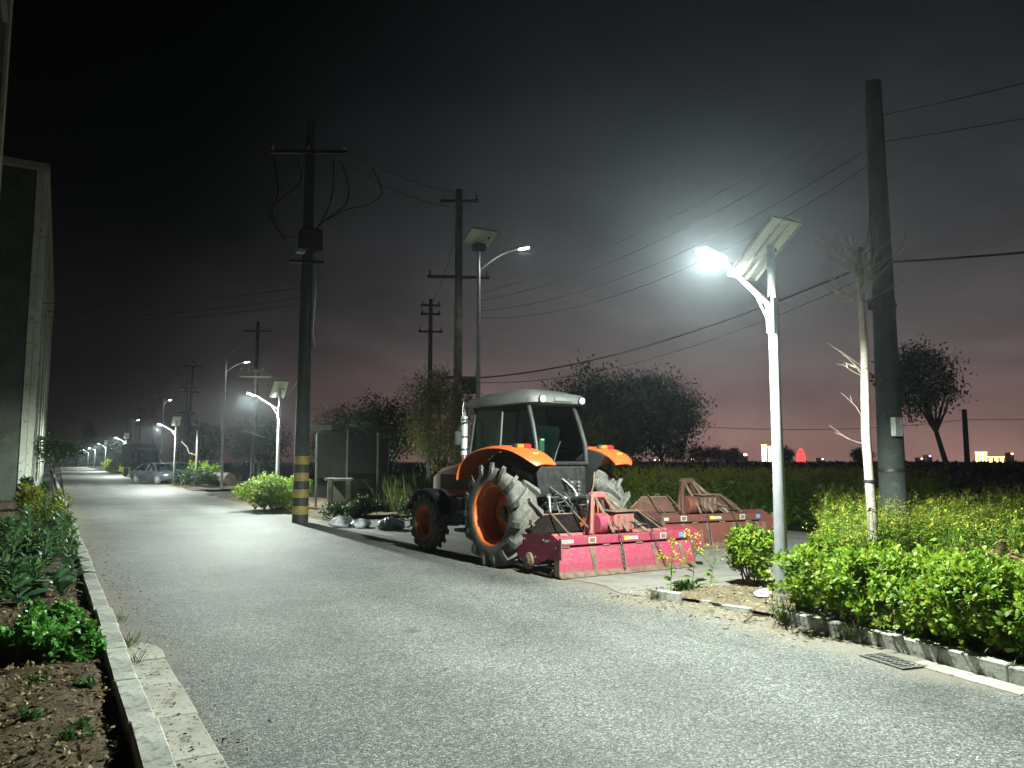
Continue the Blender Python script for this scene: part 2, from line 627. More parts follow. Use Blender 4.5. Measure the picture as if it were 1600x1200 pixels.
# left kerb stones and gutter slabs
kerb = tag(empty('kerb', (.43, 3.0, 0), R(.55)), 'pale concrete kerb between the planted bed and the gutter', kind='structure')
stone = MB().box((0, .004, -.1), (.15, .996, .125), .008).mesh('kerb_stone')
for i in range(34):
    o = link('kerb_stone', stone, M_KERB, kerb, (r0.uniform(-.014, .014), i * 1.0, r0.uniform(-.018, .010)))
    o.rotation_euler = (r0.uniform(-.008, .008), r0.uniform(-.05, .05), r0.uniform(-.012, .012))
b = MB().box((0, 34, -.1), (.15, 200, .12), .01)
b.build('kerb_run', M_KERB, kerb)
gut = tag(empty('gutter', (.588, 3.0, 0), R(.5)), 'pale concrete gutter slabs along the left kerb', kind='structure')
slabs = [MB().box((0, .004, -.08), (.27, .786, .012), .006).mesh('gutter_slab')]
poly = [(0, .004), (.27, .004), (.28, .25), (.25, .48), (.18, .62), (.10, .70), (0, .74)]
slabs.append(MB().prism(poly, -.08, .012, 'z').mesh('gutter_slab'))
for i in range(6):
    o = link('gutter_slab', slabs[1 if i == 5 else 0], M_SLAB, gut, (r0.uniform(-.004, .004), i * .79, r0.uniform(-.003, .004)))
    o.rotation_euler = (r0.uniform(-.004, .004), r0.uniform(-.006, .006), 0)

# right kerb: a broken run of stones bending with the road edge
KL = [(5.55, .2), (5.78, 1.7), (5.97, 3.02), (6.16, 4.05), (6.25, 4.85), (6.28, 5.55)]


def along(line, s):
    for a, b in zip(line[:-1], line[1:]):
        L = math.dist(a, b)
        if s <= L or b == line[-1]:
            t = s / L
            return (a[0] + (b[0] - a[0]) * t, a[1] + (b[1] - a[1]) * t, math.atan2(b[1] - a[1], b[0] - a[0]))
        s -= L


kr = tag(empty('kerb', (0, 0, 0)), 'weathered kerb stones edging the clipped shrubs by the lamp', kind='structure')
for o_ in (stone,): pass
stone_r = MB().box((0, -.12, -.1), (.585, 0, .135), .009).mesh('kerb_stone')
s, k = 0.0, 0
while s < 5.3:
    x, y, a = along(KL, s)
    o = link('kerb_stone', stone_r, M_KERB, kr, (x, y, r0.uniform(-.025, .006)))
    o.rotation_euler = (r0.uniform(-.05, .02), r0.uniform(-.012, .012), a + r0.uniform(-.015, .015))
    s += .593
    k += 1
for (x, y, z, a, tx) in ((6.30, 5.86, -.07, 98, .1), (6.10, 6.72, -.025, 107, .05), (6.42, 6.22, -.085, 118, .15)):
    o = link('kerb_stone', stone_r, M_KERB, kr, (x, y, z))
    o.rotation_euler = (tx, r0.uniform(-.05, .05), R(a))
    o.scale = (.6, 1, 1)
gr = tag(empty('gutter', (0, 0, 0)), 'dusty concrete gutter slabs under the right kerb', kind='structure')
slab_r = MB().box((0, .003, -.08), (.9, .20, .010), .005).mesh('gutter_slab')
s = 0.0
while s < 3.1:
    x, y, a = along(KL, s)
    o = link('gutter_slab', slab_r, M_SLAB, gr, (x, y, 0))
    o.rotation_euler = (0, 0, a)
    s += .91

# drain grate in the road by the right kerb
dg = tag(empty('drain_grate', (5.93, 3.90, -.004), R(78)), 'slotted iron drain grate in the road beside the right kerb', 'grate')
MB().box((-.36, -.02, -.05), (.36, .30, .006)).build('pit_shade_plate', M_DARKPLASTIC_SHADE, dg)  # solid black plate on the uncut road, painted shade of a pit
f = MB()
f.box((-.36, -.02, .0065), (.36, .015, .022)).box((-.36, .265, .0065), (.36, .30, .022)).box((-.36, .0155, .0065), (-.33, .2645, .022)).box((.33, .0155, .0065), (.36, .2645, .022))
f.box((-.3295, .125, .0065), (.3295, .155, .0205))
M_GRATE = mat('grate_iron', (.13, .13, .12), (.09, .088, .08), rough=.75, scale=20, bump=.2, grime=.4, gcol=(.2, .18, .14))
f.build('frame', M_GRATE, dg)
bar = MB().box((-.016, 0, .0065), (.016, .109, .0185)).mesh('bar')
for row in (.0157, .1555):
    for i in range(9):
        link('bar', bar, M_GRATE, dg, (-.288 + i * .072, row, 0))
dg.scale = (.62, .75, .8)

# left bed: lumpy soil covered with dead leaves
lump = lambda X, Y: .055 + .04 * fbm(X, Y, 5, .45, 5, .55) + .012 * fbm(X, Y, 6, 3.1, 3, .6)
xs = np.concatenate([np.linspace(-12, -3, 12)[:-1], np.linspace(-3, .44, 90)])
ysg = np.concatenate([np.linspace(1.5, 9, 190)[:-1], np.linspace(9, 20, 120)[:-1], np.linspace(20, 60, 60)])
kedge = lambda Y: .47 - (Y - 3) * .0096
bo = grid_sheet('planting_bed', xs, ysg, lambda X, Y: lump(X, Y) - .04 * np.exp(-((X - kedge(Y)) / .08) ** 2), M_SOIL)
for v in bo.data.vertices:
    v.co.x = min(v.co.x, kedge(v.co.y))
n = 15000
PX = rng.uniform(-2.4, .38, n)
PY = 2.6 + 9.5 * rng.random(n) ** 1.6
PZ = lump(PX, PY) + rng.uniform(0, .022, n)
D = rng.normal(size=(n, 3)) * np.array([1, 1, .42])
litter_mat = leafmat('dead_leaf', [(.07, .045, .025), (.18, .12, .06), (.30, .21, .11), (.15, .15, .06), (.40, .31, .20)], .15, .8, .2)
o = link('leaf_litter', leaf_mesh('leaf_litter', np.stack([PX, PY, PZ], 1), D, rng.uniform(.018, .055, n), .5, .3), litter_mat)
tag(o, 'brown dead leaves and straw covering the left bed', kind='stuff')

# right verge: earth bank behind the kerb, tan and bare by the apron
kx = lambda Y: np.interp(Y, [p[1] for p in KL] + [6.3, 7.0], [p[0] + .10 for p in KL] + [6.35, 6.2])
vl = lambda X, Y: (.085 + .03 * fbm(X, Y, 8, .5, 5, .55)) * np.clip((7.25 + .25 * np.sin(X * 2.1) - Y) / .7, -.2, 1) * np.clip((X - kx(Y)) / .14 + .45, .2, 1)
xs = np.concatenate([np.linspace(5.6, 9, 110)[:-1], np.linspace(9, 30, 40)])
ysg = np.concatenate([np.linspace(-6, 1, 16)[:-1], np.linspace(1, 7.5, 150)])
X, Y = np.meshgrid(xs, ysg, indexing='ij')
Xs = np.maximum(X, kx(Y))
nx, ny = X.shape
V = np.stack([Xs, Y, vl(Xs, Y) + .0], -1).reshape(-1, 3)
ii = np.arange(nx * ny).reshape(nx, ny)
a, b_, c, d = ii[:-1, :-1].ravel(), ii[1:, :-1].ravel(), ii[1:, 1:].ravel(), ii[:-1, 1:].ravel()
F = np.concatenate([np.stack([a, b_, c], 1), np.stack([a, c, d], 1)])
P0 = V[F]
ar = np.linalg.norm(np.cross(P0[:, 1] - P0[:, 0], P0[:, 2] - P0[:, 0]), axis=1)
me = tri_mesh('verge', V, F[ar > 1e-7])
for p in me.polygons: p.use_smooth = True
tag(link('verge', me, M_DIRT), 'bare tan earth verge between the right kerb and the field', kind='structure')

# gritty spill of pebbles and straw where the verge meets road and apron
n = 4200
t = rng.random(n)
PX = 6.25 + rng.normal(0, .42, n) + np.where(rng.random(n) < .5, rng.uniform(0, 1.9, n), 0)
PY = rng.uniform(4.6, 7.6, n)
keep = (PX > 5.3) & (PX < 8.6)
PX, PY = PX[keep], PY[keep]
n = len(PX)
PZ = np.where(PX > kx(PY), np.maximum(vl(PX, PY), .006), .004)
o = link('loose_straw', leaf_mesh('loose_straw', np.stack([PX, PY, PZ], 1), rng.normal(size=(n, 3)) * np.array([1, 1, .25]) + np.array([0, 0, .12]), rng.uniform(.015, .075, n), .22, .2), leafmat('straw', [(.12, .09, .05), (.28, .22, .13), (.40, .34, .22), (.2, .16, .1)], .1, .8, .2))
tag(o, 'straw, grit and dead stalks spilled at the verge corner', kind='stuff')

# strip of rough verge past the apron, on the far right of the road
grid_sheet('far_verge', np.linspace(6.05, 9.5, 24), np.concatenate([np.linspace(20.4, 30, 50)[:-1], np.linspace(30, 40, 20)]), lambda X, Y: .05 + .05 * fbm(X, Y, 9, .5, 4) - .06 * np.exp(-((X - 6.05) / .25) ** 2), M_DIRT)
grid_sheet('far_verge', np.linspace(6.2, 12, 16), np.linspace(44, 240, 160), lambda X, Y: .06 + .05 * fbm(X, Y, 10, .5, 4) - .06 * np.exp(-((X - 6.2) / .25) ** 2), M_SOIL)

# fallen leaves and grit gathered along the left gutter and scattered over the road edge
n = 900
PY = 3.2 + 14 * rng.random(n) ** 1.5
PX = .62 + np.abs(rng.normal(0, .22, n)) - (PY - 3) * .009
o = link('gutter_leaves', leaf_mesh('gutter_leaves', np.stack([PX, PY, np.full(n, .014)], 1), rng.normal(size=(n, 3)) * np.array([1, 1, .2]) + np.array([0, 0, .1]), rng.uniform(.008, .035, n), .5, .25), litter_mat)
tag(o, 'small dead leaves and grit lying along the left gutter', kind='stuff')

# dry twigs and dead stems at the foot of the right-hand hedge
n = 700
PY = rng.uniform(1.6, 5.7, n)
PX = kx(PY) + rng.uniform(.0, .35, n)
PZ = .10 + rng.uniform(0, .16, n)
o = link('dry_twigs', leaf_mesh('dry_twigs', np.stack([PX, PY, PZ], 1), rng.normal(size=(n, 3)) + np.array([-.5, 0, .3]), rng.uniform(.05, .20, n), .07, .35), litter_mat)
tag(o, 'dry twigs and dead stems under the right hedge', kind='stuff')

# ------------------------------------------------------------------ street lamps


def lamp_light(name, power, radius=.07):
    ld = bpy.data.lights.new(name, 'POINT')
    ld.energy = power
    ld.color = LAMPCOL
    ld.shadow_soft_size = radius
    ld.use_nodes = True
    n, l = ld.node_tree.nodes, ld.node_tree.links
    em = n['Emission']
    tcn = node(n, 'ShaderNodeTexCoord')
    sp = node(n, 'ShaderNodeSeparateXYZ')
    l.new(tcn.outputs['Normal'], sp.inputs[0])
    # street optics: even throw out to about 65 degrees, then a soft cut-off; a little spill sideways, less upwards
    dn = node(n, 'ShaderNodeMath', operation='MULTIPLY')
    l.new(sp.outputs['Z'], dn.inputs[0])
    dn.inputs[1].default_value = -1.0
    mxn = node(n, 'ShaderNodeMath', operation='MAXIMUM')
    l.new(dn.outputs[0], mxn.inputs[0])
    mxn.inputs[1].default_value = .30
    pw = node(n, 'ShaderNodeMath', operation='POWER')
    l.new(mxn.outputs[0], pw.inputs[0])
    pw.inputs[1].default_value = -1.0
    cut = node(n, 'ShaderNodeMapRange', interpolation_type='SMOOTHSTEP')
    for i, v in ((1, .0), (2, .34), (3, .045), (4, 1.0)): cut.inputs[i].default_value = v
    l.new(dn.outputs[0], cut.inputs[0])
    up = node(n, 'ShaderNodeMapRange')
    for i, v in ((1, -.05), (2, .4), (3, 1.0), (4, .45)): up.inputs[i].default_value = v
    l.new(sp.outputs['Z'], up.inputs[0])
    m0 = node(n, 'ShaderNodeMath', operation='MULTIPLY')
    l.new(pw.outputs[0], m0.inputs[0])
    l.new(cut.outputs[0], m0.inputs[1])
    mu = node(n, 'ShaderNodeMath', operation='MULTIPLY')
    l.new(m0.outputs[0], mu.inputs[0])
    l.new(up.outputs[0], mu.inputs[1])
    l.new(mu.outputs[0], em.inputs['Strength'])
    return ld


LD_NEAR = lamp_light('lamp_light', LAMP_W)
LD_TALL = lamp_light('tall_lamp_light', TALL_W)
LD_ROW = lamp_light('row_lamp_light', LAMP_W * 1.05)


def lamp_head(root, tip, dirv, lens, tilt):
    """flat luminaire whose arm ends at tip; dirv = horizontal pointing away from the pole"""
    ex = Vector(dirv).normalized()
    M = Matrix.Translation(tip) @ ex.to_track_quat('X', 'Z').to_matrix().to_4x4() @ Matrix.Rotation(-tilt, 4, 'Y') @ Matrix.Scale(.76, 4)
    h = MB()
    pl = [(0, -.05), (.10, -.10), (.16, -.125), (.50, -.115), (.54, -.09), (.54, .09), (.50, .115), (.16, .125), (.10, .10), (0, .05)]
    h.prism(pl, .0, .045, 'z', M)
    h.box((.14, -.08, .045), (.46, .08, .07), .012, M)
    hd = h.build('lamp_head', M_GALV, root)
    MB().box((.17, -.10, -.012), (.51, .10, -.001), 0, M).build('lens', lens, hd)
    MB().box((-.06, -.035, .003), (.06, .035, .04), .008, M).build('arm_socket', M_GALV, hd)
    return M


def solar_panel(root, c, w, ln, tilt, az, back=M_PANELBACK):
    """panel on the pole top; its upper edge points along az"""
    M = Matrix.Translation(c) @ Matrix.Rotation(az, 4, 'Z') @ Matrix.Rotation(tilt, 4, 'X')
    p = MB().box((-w / 2 + .012, -ln / 2 + .012, .002), (w / 2 - .012, ln / 2 - .012, .012), 0, M).build('solar_panel', back, root)
    MB().box((-w / 2 + .012, -ln / 2 + .012, .0145), (w / 2 - .012, ln / 2 - .012, .020), 0, M).build('cells', M_CELL, p)
    f = MB()
    for a, b in (((-w / 2, -ln / 2, -.02), (w / 2, -ln / 2 + .0115, .022)), ((-w / 2, ln / 2 - .0115, -.02), (w / 2, ln / 2, .022)), ((-w / 2, -ln / 2 + .0117, -.02), (-w / 2 + .0115, ln / 2 - .0117, .022)), ((w / 2 - .0115, -ln / 2 + .0117, -.02), (w / 2, ln / 2 - .0117, .022))):
        f.box(a, b, 0, M)
    f.build('panel_frame', M_ALU, p)
    for x in (-.07 * w / .45, .05 * w / .45):
        MB().box((x, -ln / 2 + .013, -.03), (x + .03, ln / 2 - .013, 0.001), 0, M).build('mounting_rail', M_PANELBACK, p)
    MB().lathe([(.03, -.03), (.034, -.02), (.034, .0015)], 12, 'z').build('junction_box', M_DARKPLASTIC_SHADE, p).matrix_local = M @ Matrix.Translation((.13 * w / .45, -.02, 0))
    return p


def street_lamp(loc, label, scale=1.0, light=LD_NEAR, arm=.97, lens=M_LENS):
    r = tag(empty('street_lamp', loc), label, 'street lamp', 'solar street lamps in a row along the road')
    MB().tube([(0, 0, 0), (0, 0, 2.0), (0, 0, 3.92)], [.072, .058, .045], 20).build('pole', M_GALV, r, smooth=True)
    b = MB().box((-.16, -.16, 0), (.16, .16, .018), .006)
    b.build('base_plate', M_GALV, r)
    for sx in (-1, 1):
        for sy in (-1, 1):
            MB().lathe([(.016, .018), (.016, .04), (.009, .041), (.009, .07)], 6, 'z', (sx * .12, sy * .12, 0)).build('bolt', M_STEEL, r)
    MB().box((-.062, -.05, 2.93), (.052, .05, 3.33), .01).build('bracket_sleeve', M_GALV, r)
    tip = (-arm + .30, 0, 3.60)
    MB().tube([(-.04, 0, 3.24), tip], [.038, .026], 14).build('arm', M_GALV, r, smooth=True)
    MB().tube([(-.05, 0, 3.02), (-.28, 0, 3.37)], .011, 8).build('brace', M_GALV, r, smooth=True)
    lamp_head(r, tip, (-1, 0, 0), lens, R(17))
    solar_panel(r, (.0, .10, 3.90), .47, .84, R(-37), R(0))
    lo = bpy.data.objects.new('lamp_light', light)
    COL.objects.link(lo)
    lo.parent = r
    lo.location = (-arm + .03, 0, 3.60)
    lo.rotation_euler = (0, R(8), 0)
    r.scale = (scale,) * 3
    return r


street_lamp((6.70, 5.74, .06), 'tall white solar street lamp rising from the clipped shrubs, nearest the camera')
for y, x, sc, lb in ((26.6, 6.4, 1.03, 'solar street lamp in the bush beyond the striped concrete pole'),
                     (53.3, 6.35, 1.05, 'solar street lamp standing over the parked dark sedan'),
                     (96, 6.35, 1.12, 'lit solar street lamp just left of the dark truck, far along the road'),
                     (139, 6.35, 1.16, 'small far solar street lamp behind the round roadside bushes'),
                     (181, 6.35, 1.16, 'faint solar street lamp near the end of the road, second farthest'),
                     (224, 6.35, 1.16, 'farthest lit street lamp at the end of the road')):
    street_lamp((x, y, .03), lb, sc, LD_ROW, lens=M_LENS_FAR if y > 60 else M_LENS)


def tall_lamp(loc, label, h=7.2, arm=1.0, armdir=(1, 0, 0), panel=True, az=0, lens=M_LENS):
    r = tag(empty('tall_street_lamp', loc), label, 'street lamp', 'tall street lamps behind the utility poles')
    MB().tube([(0, 0, 0), (0, 0, h)], [.075, .042], 14).build('pole', M_GALV, r, smooth=True)
    a = Vector(armdir).normalized()
    p = [Vector((0, 0, h - .75)) + a * (arm * t) + Vector((0, 0, .55 * math.sin(t * math.pi / 2))) for t in (0, .2, .4, .6, .8, .92)]
    MB().tube(p, .026, 10).build('arm', M_GALV, r, smooth=True)
    M = lamp_head(r, p[-1], a, lens, R(10))
    if panel:
        solar_panel(r, (0, -.1, h + .12), .78, .62, R(-24), az)
        MB().box((-.16, -.12, h - .22), (.16, .12, h - .04), .02).build('battery_box', M_STEEL, r)
    lo = bpy.data.objects.new('lamp_light', LD_TALL)
    COL.objects.link(lo)
    lo.parent = r
    lo.location = M @ Vector((.33, 0, -.06))
    return r


tall_lamp((9.13, 17.27, 0), 'tall grey street lamp rising behind the tractor cab', 7.25, 1.0, (.85, -.5, 0))
tall_lamp((7.85, 45.3, 0), 'tall street lamp with yellowish head beyond the striped pole', 7.3, 1.0, (.85, -.5, 0), False)
tall_lamp((9.6, 92, 0), 'far tall street lamp among the distant poles', 8.4, .5, (.85, -.5, 0), False, lens=M_LENS_FAR)
tall_lamp((9.6, 132, 0), 'very far tall street lamp near the cypress', 8.0, .5, (.85, -.5, 0), False, lens=M_LENS_FAR)

# ------------------------------------------------------------------ utility poles and cables


def utility_pole(loc, label, h, r0_, r1_, bands=False, arms=(), mat_=None, lean=(0, 0)):
    mat_ = mat_ or M_POLE
    r = tag(empty('utility_pole', loc), label, 'utility pole', 'utility poles')
    r.rotation_euler = (lean[0], lean[1], 0)
    z0 = 1.72 if bands else 0
    rad = lambda z: r0_ + (r1_ - r0_) * z / h
    MB().tube([(0, 0, z0), (0, 0, h * .5), (0, 0, h)], [rad(z0), rad(h * .5), r1_], 20).build('shaft', mat_, r, smooth=True)
    if bands:
        for i in range(8):
            za, zb = i * .215, (i + 1) * .215
            MB().lathe([(rad(za) + .002, za), (rad(zb) + .002, zb)], 20).build('painted_band', M_YEL if i % 2 else M_BLK, r, smooth=True)
    for (z, ln, ang, nins) in arms:
        ca, sa = math.cos(ang), math.sin(ang)
        Mx = Matrix.Rotation(ang, 4, 'Z')
        x = MB().box((-ln / 2, -rad(z) - .07, z - .045), (ln / 2, -rad(z) - .002, z + .045), .006, Mx).build('crossarm', M_STEEL, r)
        for k in range(nins):
            xx = -ln / 2 + .08 + (ln - .16) * k / max(1, nins - 1)
            p = Mx @ Vector((xx, -rad(z) - .036, 0))
            MB().lathe([(.02, z + .045), (.055, z + .07), (.03, z + .10), (.05, z + .13), (.025, z + .19)], 10, 'z', (p.x, p.y, 0)).build('insulator', M_INSUL, x, smooth=True)
    return r


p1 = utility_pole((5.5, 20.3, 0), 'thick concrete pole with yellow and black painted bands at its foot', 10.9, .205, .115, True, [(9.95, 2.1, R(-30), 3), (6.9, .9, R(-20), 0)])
b = MB().box((-.30, -.5, 7.15), (.28, -.14, 7.75), .03)
b.build('transformer_box', M_STEEL, p1)
MB().box((-.42, -.62, 7.02), (-.2, -.40, 7.08), .01, None).build('floodlight', M_GALV, p1)
MB().tube([(.16, -.14, 7.1), (.2, -.16, 6.2), (.14, -.2, 5.0), (.2, -.18, 4.6)], .03, 8).build('cable_conduit', M_GALV, p1, smooth=True)
hang = MB
for i, pts_ in enumerate(([(-.9, .4, 9.85), (-.75, .3, 8.8), (-1.0, .2, 8.2), (-.7, 0, 7.6), (-.25, -.2, 7.5)],
                          [(-.35, .15, 9.85), (-.2, .1, 9.2), (-.7, .1, 8.6), (-.95, .1, 8.2), (-.6, 0, 7.4)],
                          [(.55, -.35, 9.8), (.55, -.35, 9.0), (.45, -.3, 8.4), (.1, -.2, 7.7)],
                          [(.75, -.45, 9.7), (.95, -.5, 9.0), (.85, -.45, 8.5), (.4, -.3, 8.1), (.1, -.2, 7.7)],
                          [(1.5, -.8, 9.6), (1.75, -.9, 8.9), (1.4, -.7, 8.55), (.9, -.5, 8.4), (.3, -.3, 8.0)])):
    P = [Vector(q) for q in pts_]
    sm = []
    for j in range(len(P) - 1):
        a, b_, c, d = P[max(j - 1, 0)], P[j], P[j + 1], P[min(j + 2, len(P) - 1)]
        for t in (0, .25, .5, .75):
            sm.append(.5 * ((2 * b_) + (c - a) * t + (2 * a - 5 * b_ + 4 * c - d) * t * t + (-a + 3 * b_ - 3 * c + d) * t ** 3))
    MB().tube(sm + [P[-1]], .018, 6).build('jumper_cable', M_WIRE, p1, smooth=True)

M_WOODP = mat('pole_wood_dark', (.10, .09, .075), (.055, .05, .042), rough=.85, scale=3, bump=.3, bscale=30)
p2 = utility_pole((10.2, 20.6, 0), 'dark utility pole standing behind the front of the tractor', 9.9, .15, .105, False, [(9.6, 1.2, R(150), 2), (7.2, 1.9, R(155), 2), (4.1, 1.3, R(155), 2)], M_WOODP)
MB().box((.12, -.3, 3.6), (.5, -.02, 4.05), .02).build('junction_cabinet', M_STEEL, p2)
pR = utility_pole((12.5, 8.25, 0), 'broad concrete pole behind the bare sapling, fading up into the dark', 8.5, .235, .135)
MB().box((-.235, -.18, 2.02), (-.05, -.262, 2.34), .004).build('notice_plate', mat('notice_white', (.6, .6, .56), (.45, .45, .42), rough=.5, grime=.3), pR)
for zz in (1.4, 4.3):
    MB().lathe([(.222 - zz * .006, zz), (.235 - zz * .006, zz + .01), (.235 - zz * .006, zz + .06), (.222 - zz * .006, zz + .07)], 20).build('strap', M_STEEL, pR, smooth=True)
MB().box((-.33, -.2, 4.25), (-.2, .1, 4.4), .01).build('cable_clamp', M_STEEL, pR)
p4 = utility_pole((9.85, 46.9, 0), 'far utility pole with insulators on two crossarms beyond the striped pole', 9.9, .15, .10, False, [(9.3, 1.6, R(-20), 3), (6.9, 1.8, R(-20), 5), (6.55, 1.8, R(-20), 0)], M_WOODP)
p5 = utility_pole((14.2, 31.5, 0), 'thin dark pole seen left of the pole behind the tractor', 8.9, .12, .09, False, [(8.6, .9, R(-25), 2), (8.2, .9, R(-25), 2), (7.4, 1.1, R(-25), 2)], M_WOODP)
for (x, y, h, lb) in ((9.4, 72, 10.4, 'leaning dark utility pole behind the parked sedan'), (9.9, 76, 8.8, 'shorter dark utility pole beside the leaning one'),
                      (9.8, 104, 9.8, 'distant utility pole left of the parked truck'), (9.9, 124, 9.6, 'more distant utility pole over the far road'),
                      (9.9, 150, 9.4, 'farthest utility pole above the round bushes')):
    utility_pole((x, y, 0), lb, h, .15, .10, False, [(h - .5, 1.7, R(-20), 3), (h - 2.8, 1.5, R(-20), 2)], M_WOODP, (0, R(2.2) if y == 72 else 0))
pT = utility_pole((30.4, 16.9, 0), 'thin dark pole beside the lone tree in the field', 3.6, .11, .09, False, (), M_WOODP)


def cable(a, b, sag, label, r=.012, n=14, group='overhead cables'):
    a, b = Vector(a), Vector(b)
    pts = [a.lerp(b, i / n) - Vector((0, 0, sag * 4 * (i / n) * (1 - i / n))) for i in range(n + 1)]
    o = MB().tube(pts, r, 5).build('overhead_cable', M_WIRE, None, smooth=True)
    return tag(o, label, 'cable', group)


cable((-1.1, 38, 8.3), (5.3, 20.3, 6.2), .25, 'upper cable from the left building to the striped pole', .011)
cable((-1.1, 38, 8.0), (5.3, 20.35, 5.95), .35, 'second cable from the left building to the striped pole', .011)
cable((-1.1, 38, 7.75), (5.3, 20.3, 5.75), .3, 'lowest cable from the left building to the striped pole', .010)
cable((6.35, 19.8, 10.05), (10.2, 20.5, 9.75), .18, 'upper cable between the striped pole and the pole behind the tractor', .009)
cable((6.1, 19.95, 9.85), (10.3, 20.5, 9.3), .28, 'lower cable between the striped pole and the pole behind the tractor', .009)
cable((10.3, 20.5, 9.5), (14.2, 31.5, 8.7), .5, 'cable running back from the pole behind the tractor to the thin pole', .010)
for i, (za, zb, sg) in enumerate(((7.4, 8.2, .45), (7.2, 7.9, .6), (6.9, 7.4, .7), (6.7, 7.1, .85))):
    cable((10.6, 20.3, za - .8), (12.6, 8.2, zb), sg, ('highest', 'second', 'third', 'lowest')[i] + ' of four cables from the dark pole to the broad right pole', .009)
cable((10.4, 20.4, 4.05), (12.4, 8.25, 5.15), .45, 'thick sagging cable bundle above the tractor cab', .021)
cable((10.4, 20.4, 3.95), (12.4, 8.25, 4.95), .62, 'thin cable hanging under the thick bundle above the cab', .009)
cable((12.7, 8.2, 5.15), (18.0, -1.0, 5.6), .3, 'thick cable bundle running off right from the broad pole', .021)
cable((12.7, 8.2, 7.4), (18.0, -1.0, 8.1), .3, 'single high cable running off right from the broad pole', .009)
cable((12.7, 8.2, 7.9), (17.5, -1.4, 8.9), .3, 'topmost cable running off right from the broad pole', .009)
cable((5.7, 20.3, 4.4), (9.9, 46.9, 3.6), .5, 'cable dipping from the striped pole towards the shelter', .011)
cable((17.3, 18.8, 2.75), (30.4, 16.9, 3.2), .25, 'low wire across the field between tree and thin pole', .010)
cable((30.4, 16.9, 3.2), (48, 4, 3.9), .2, 'low wire running off right from the thin field pole', .010)
for i in range(3):
    cable((9.85 + (i - 1) * .7, 46.9, 9.5), (9.4 + (i - 1) * .6, 72, 9.9), .5, ('left', 'middle', 'right')[i] + ' of three far wires between the distant poles', .011)
cable((9.8, 104, 9.3), (9.4, 72, 9.9), .4, 'far wire beyond the leaning pole', .018)
cable((9.8, 104, 9.2), (-3.0, 98, 9.2), .6, 'far wire crossing above the road', .02)

# ------------------------------------------------------------------ tractor
M_ORANGE = mat('tractor_orange', (.46, .085, .010), (.36, .065, .009), rough=.5, scale=3, bump=.05, bscale=12, grime=.42, gcol=(.20, .13, .08))
M_RIM = mat('rim_orange', (.50, .10, .010), (.36, .075, .010), rough=.55, scale=6, bump=.08, grime=.45, gcol=(.15, .10, .07))
M_TYRE = mat('tyre_rubber', (.075, .075, .07), (.13, .124, .108), rough=.92, scale=7, bump=.4, bscale=40, spec=.25, grime=.42, gcol=(.17, .155, .125))
M_CABROOF = mat('cab_roof_grey', (.10, .112, .102), (.075, .084, .076), rough=.6, scale=4, grime=.35, gcol=(.13, .12, .10))
M_CABDARK = mat('cab_frame_dark', (.012, .013, .013), (.02, .021, .02), rough=.5, scale=8, grime=.15, gcol=(.05, .045, .035), spec=.35)
M_GLASS = glass('cab_glass', (.16, .25, .22))
M_SEAT = mat('seat_vinyl', (.03, .03, .032), (.045, .045, .045), rough=.6)
M_LAMPRED = mat('tail_red', (.30, .015, .012), (.24, .012, .01), rough=.2, spec=.6)
M_LAMPAMB = mat('tail_amber', (.40, .11, .015), (.32, .09, .015), rough=.2, spec=.6)
M_LAMPCLR = mat('worklight_glass', (.6, .62, .62), (.5, .5, .5), rough=.12, spec=.8)
M_CHROME = mat('bright_steel', (.5, .5, .48), (.32, .31, .29), rough=.3, metal=.9, scale=12, grime=.3, gcol=(.1, .08, .06))
M_STICKER = mat('sticker_yellow', (.40, .30, .04), (.32, .24, .04), rough=.5)

tr = tag(empty('tractor', (6.80, 10.46, 0), R(5.0)), 'orange tractor with a glazed cab parked on the apron at the roadside', 'tractor')


def ring_lathe(prof, n, c):
    return MB().lathe(prof, n, 'x', c, closed=True)


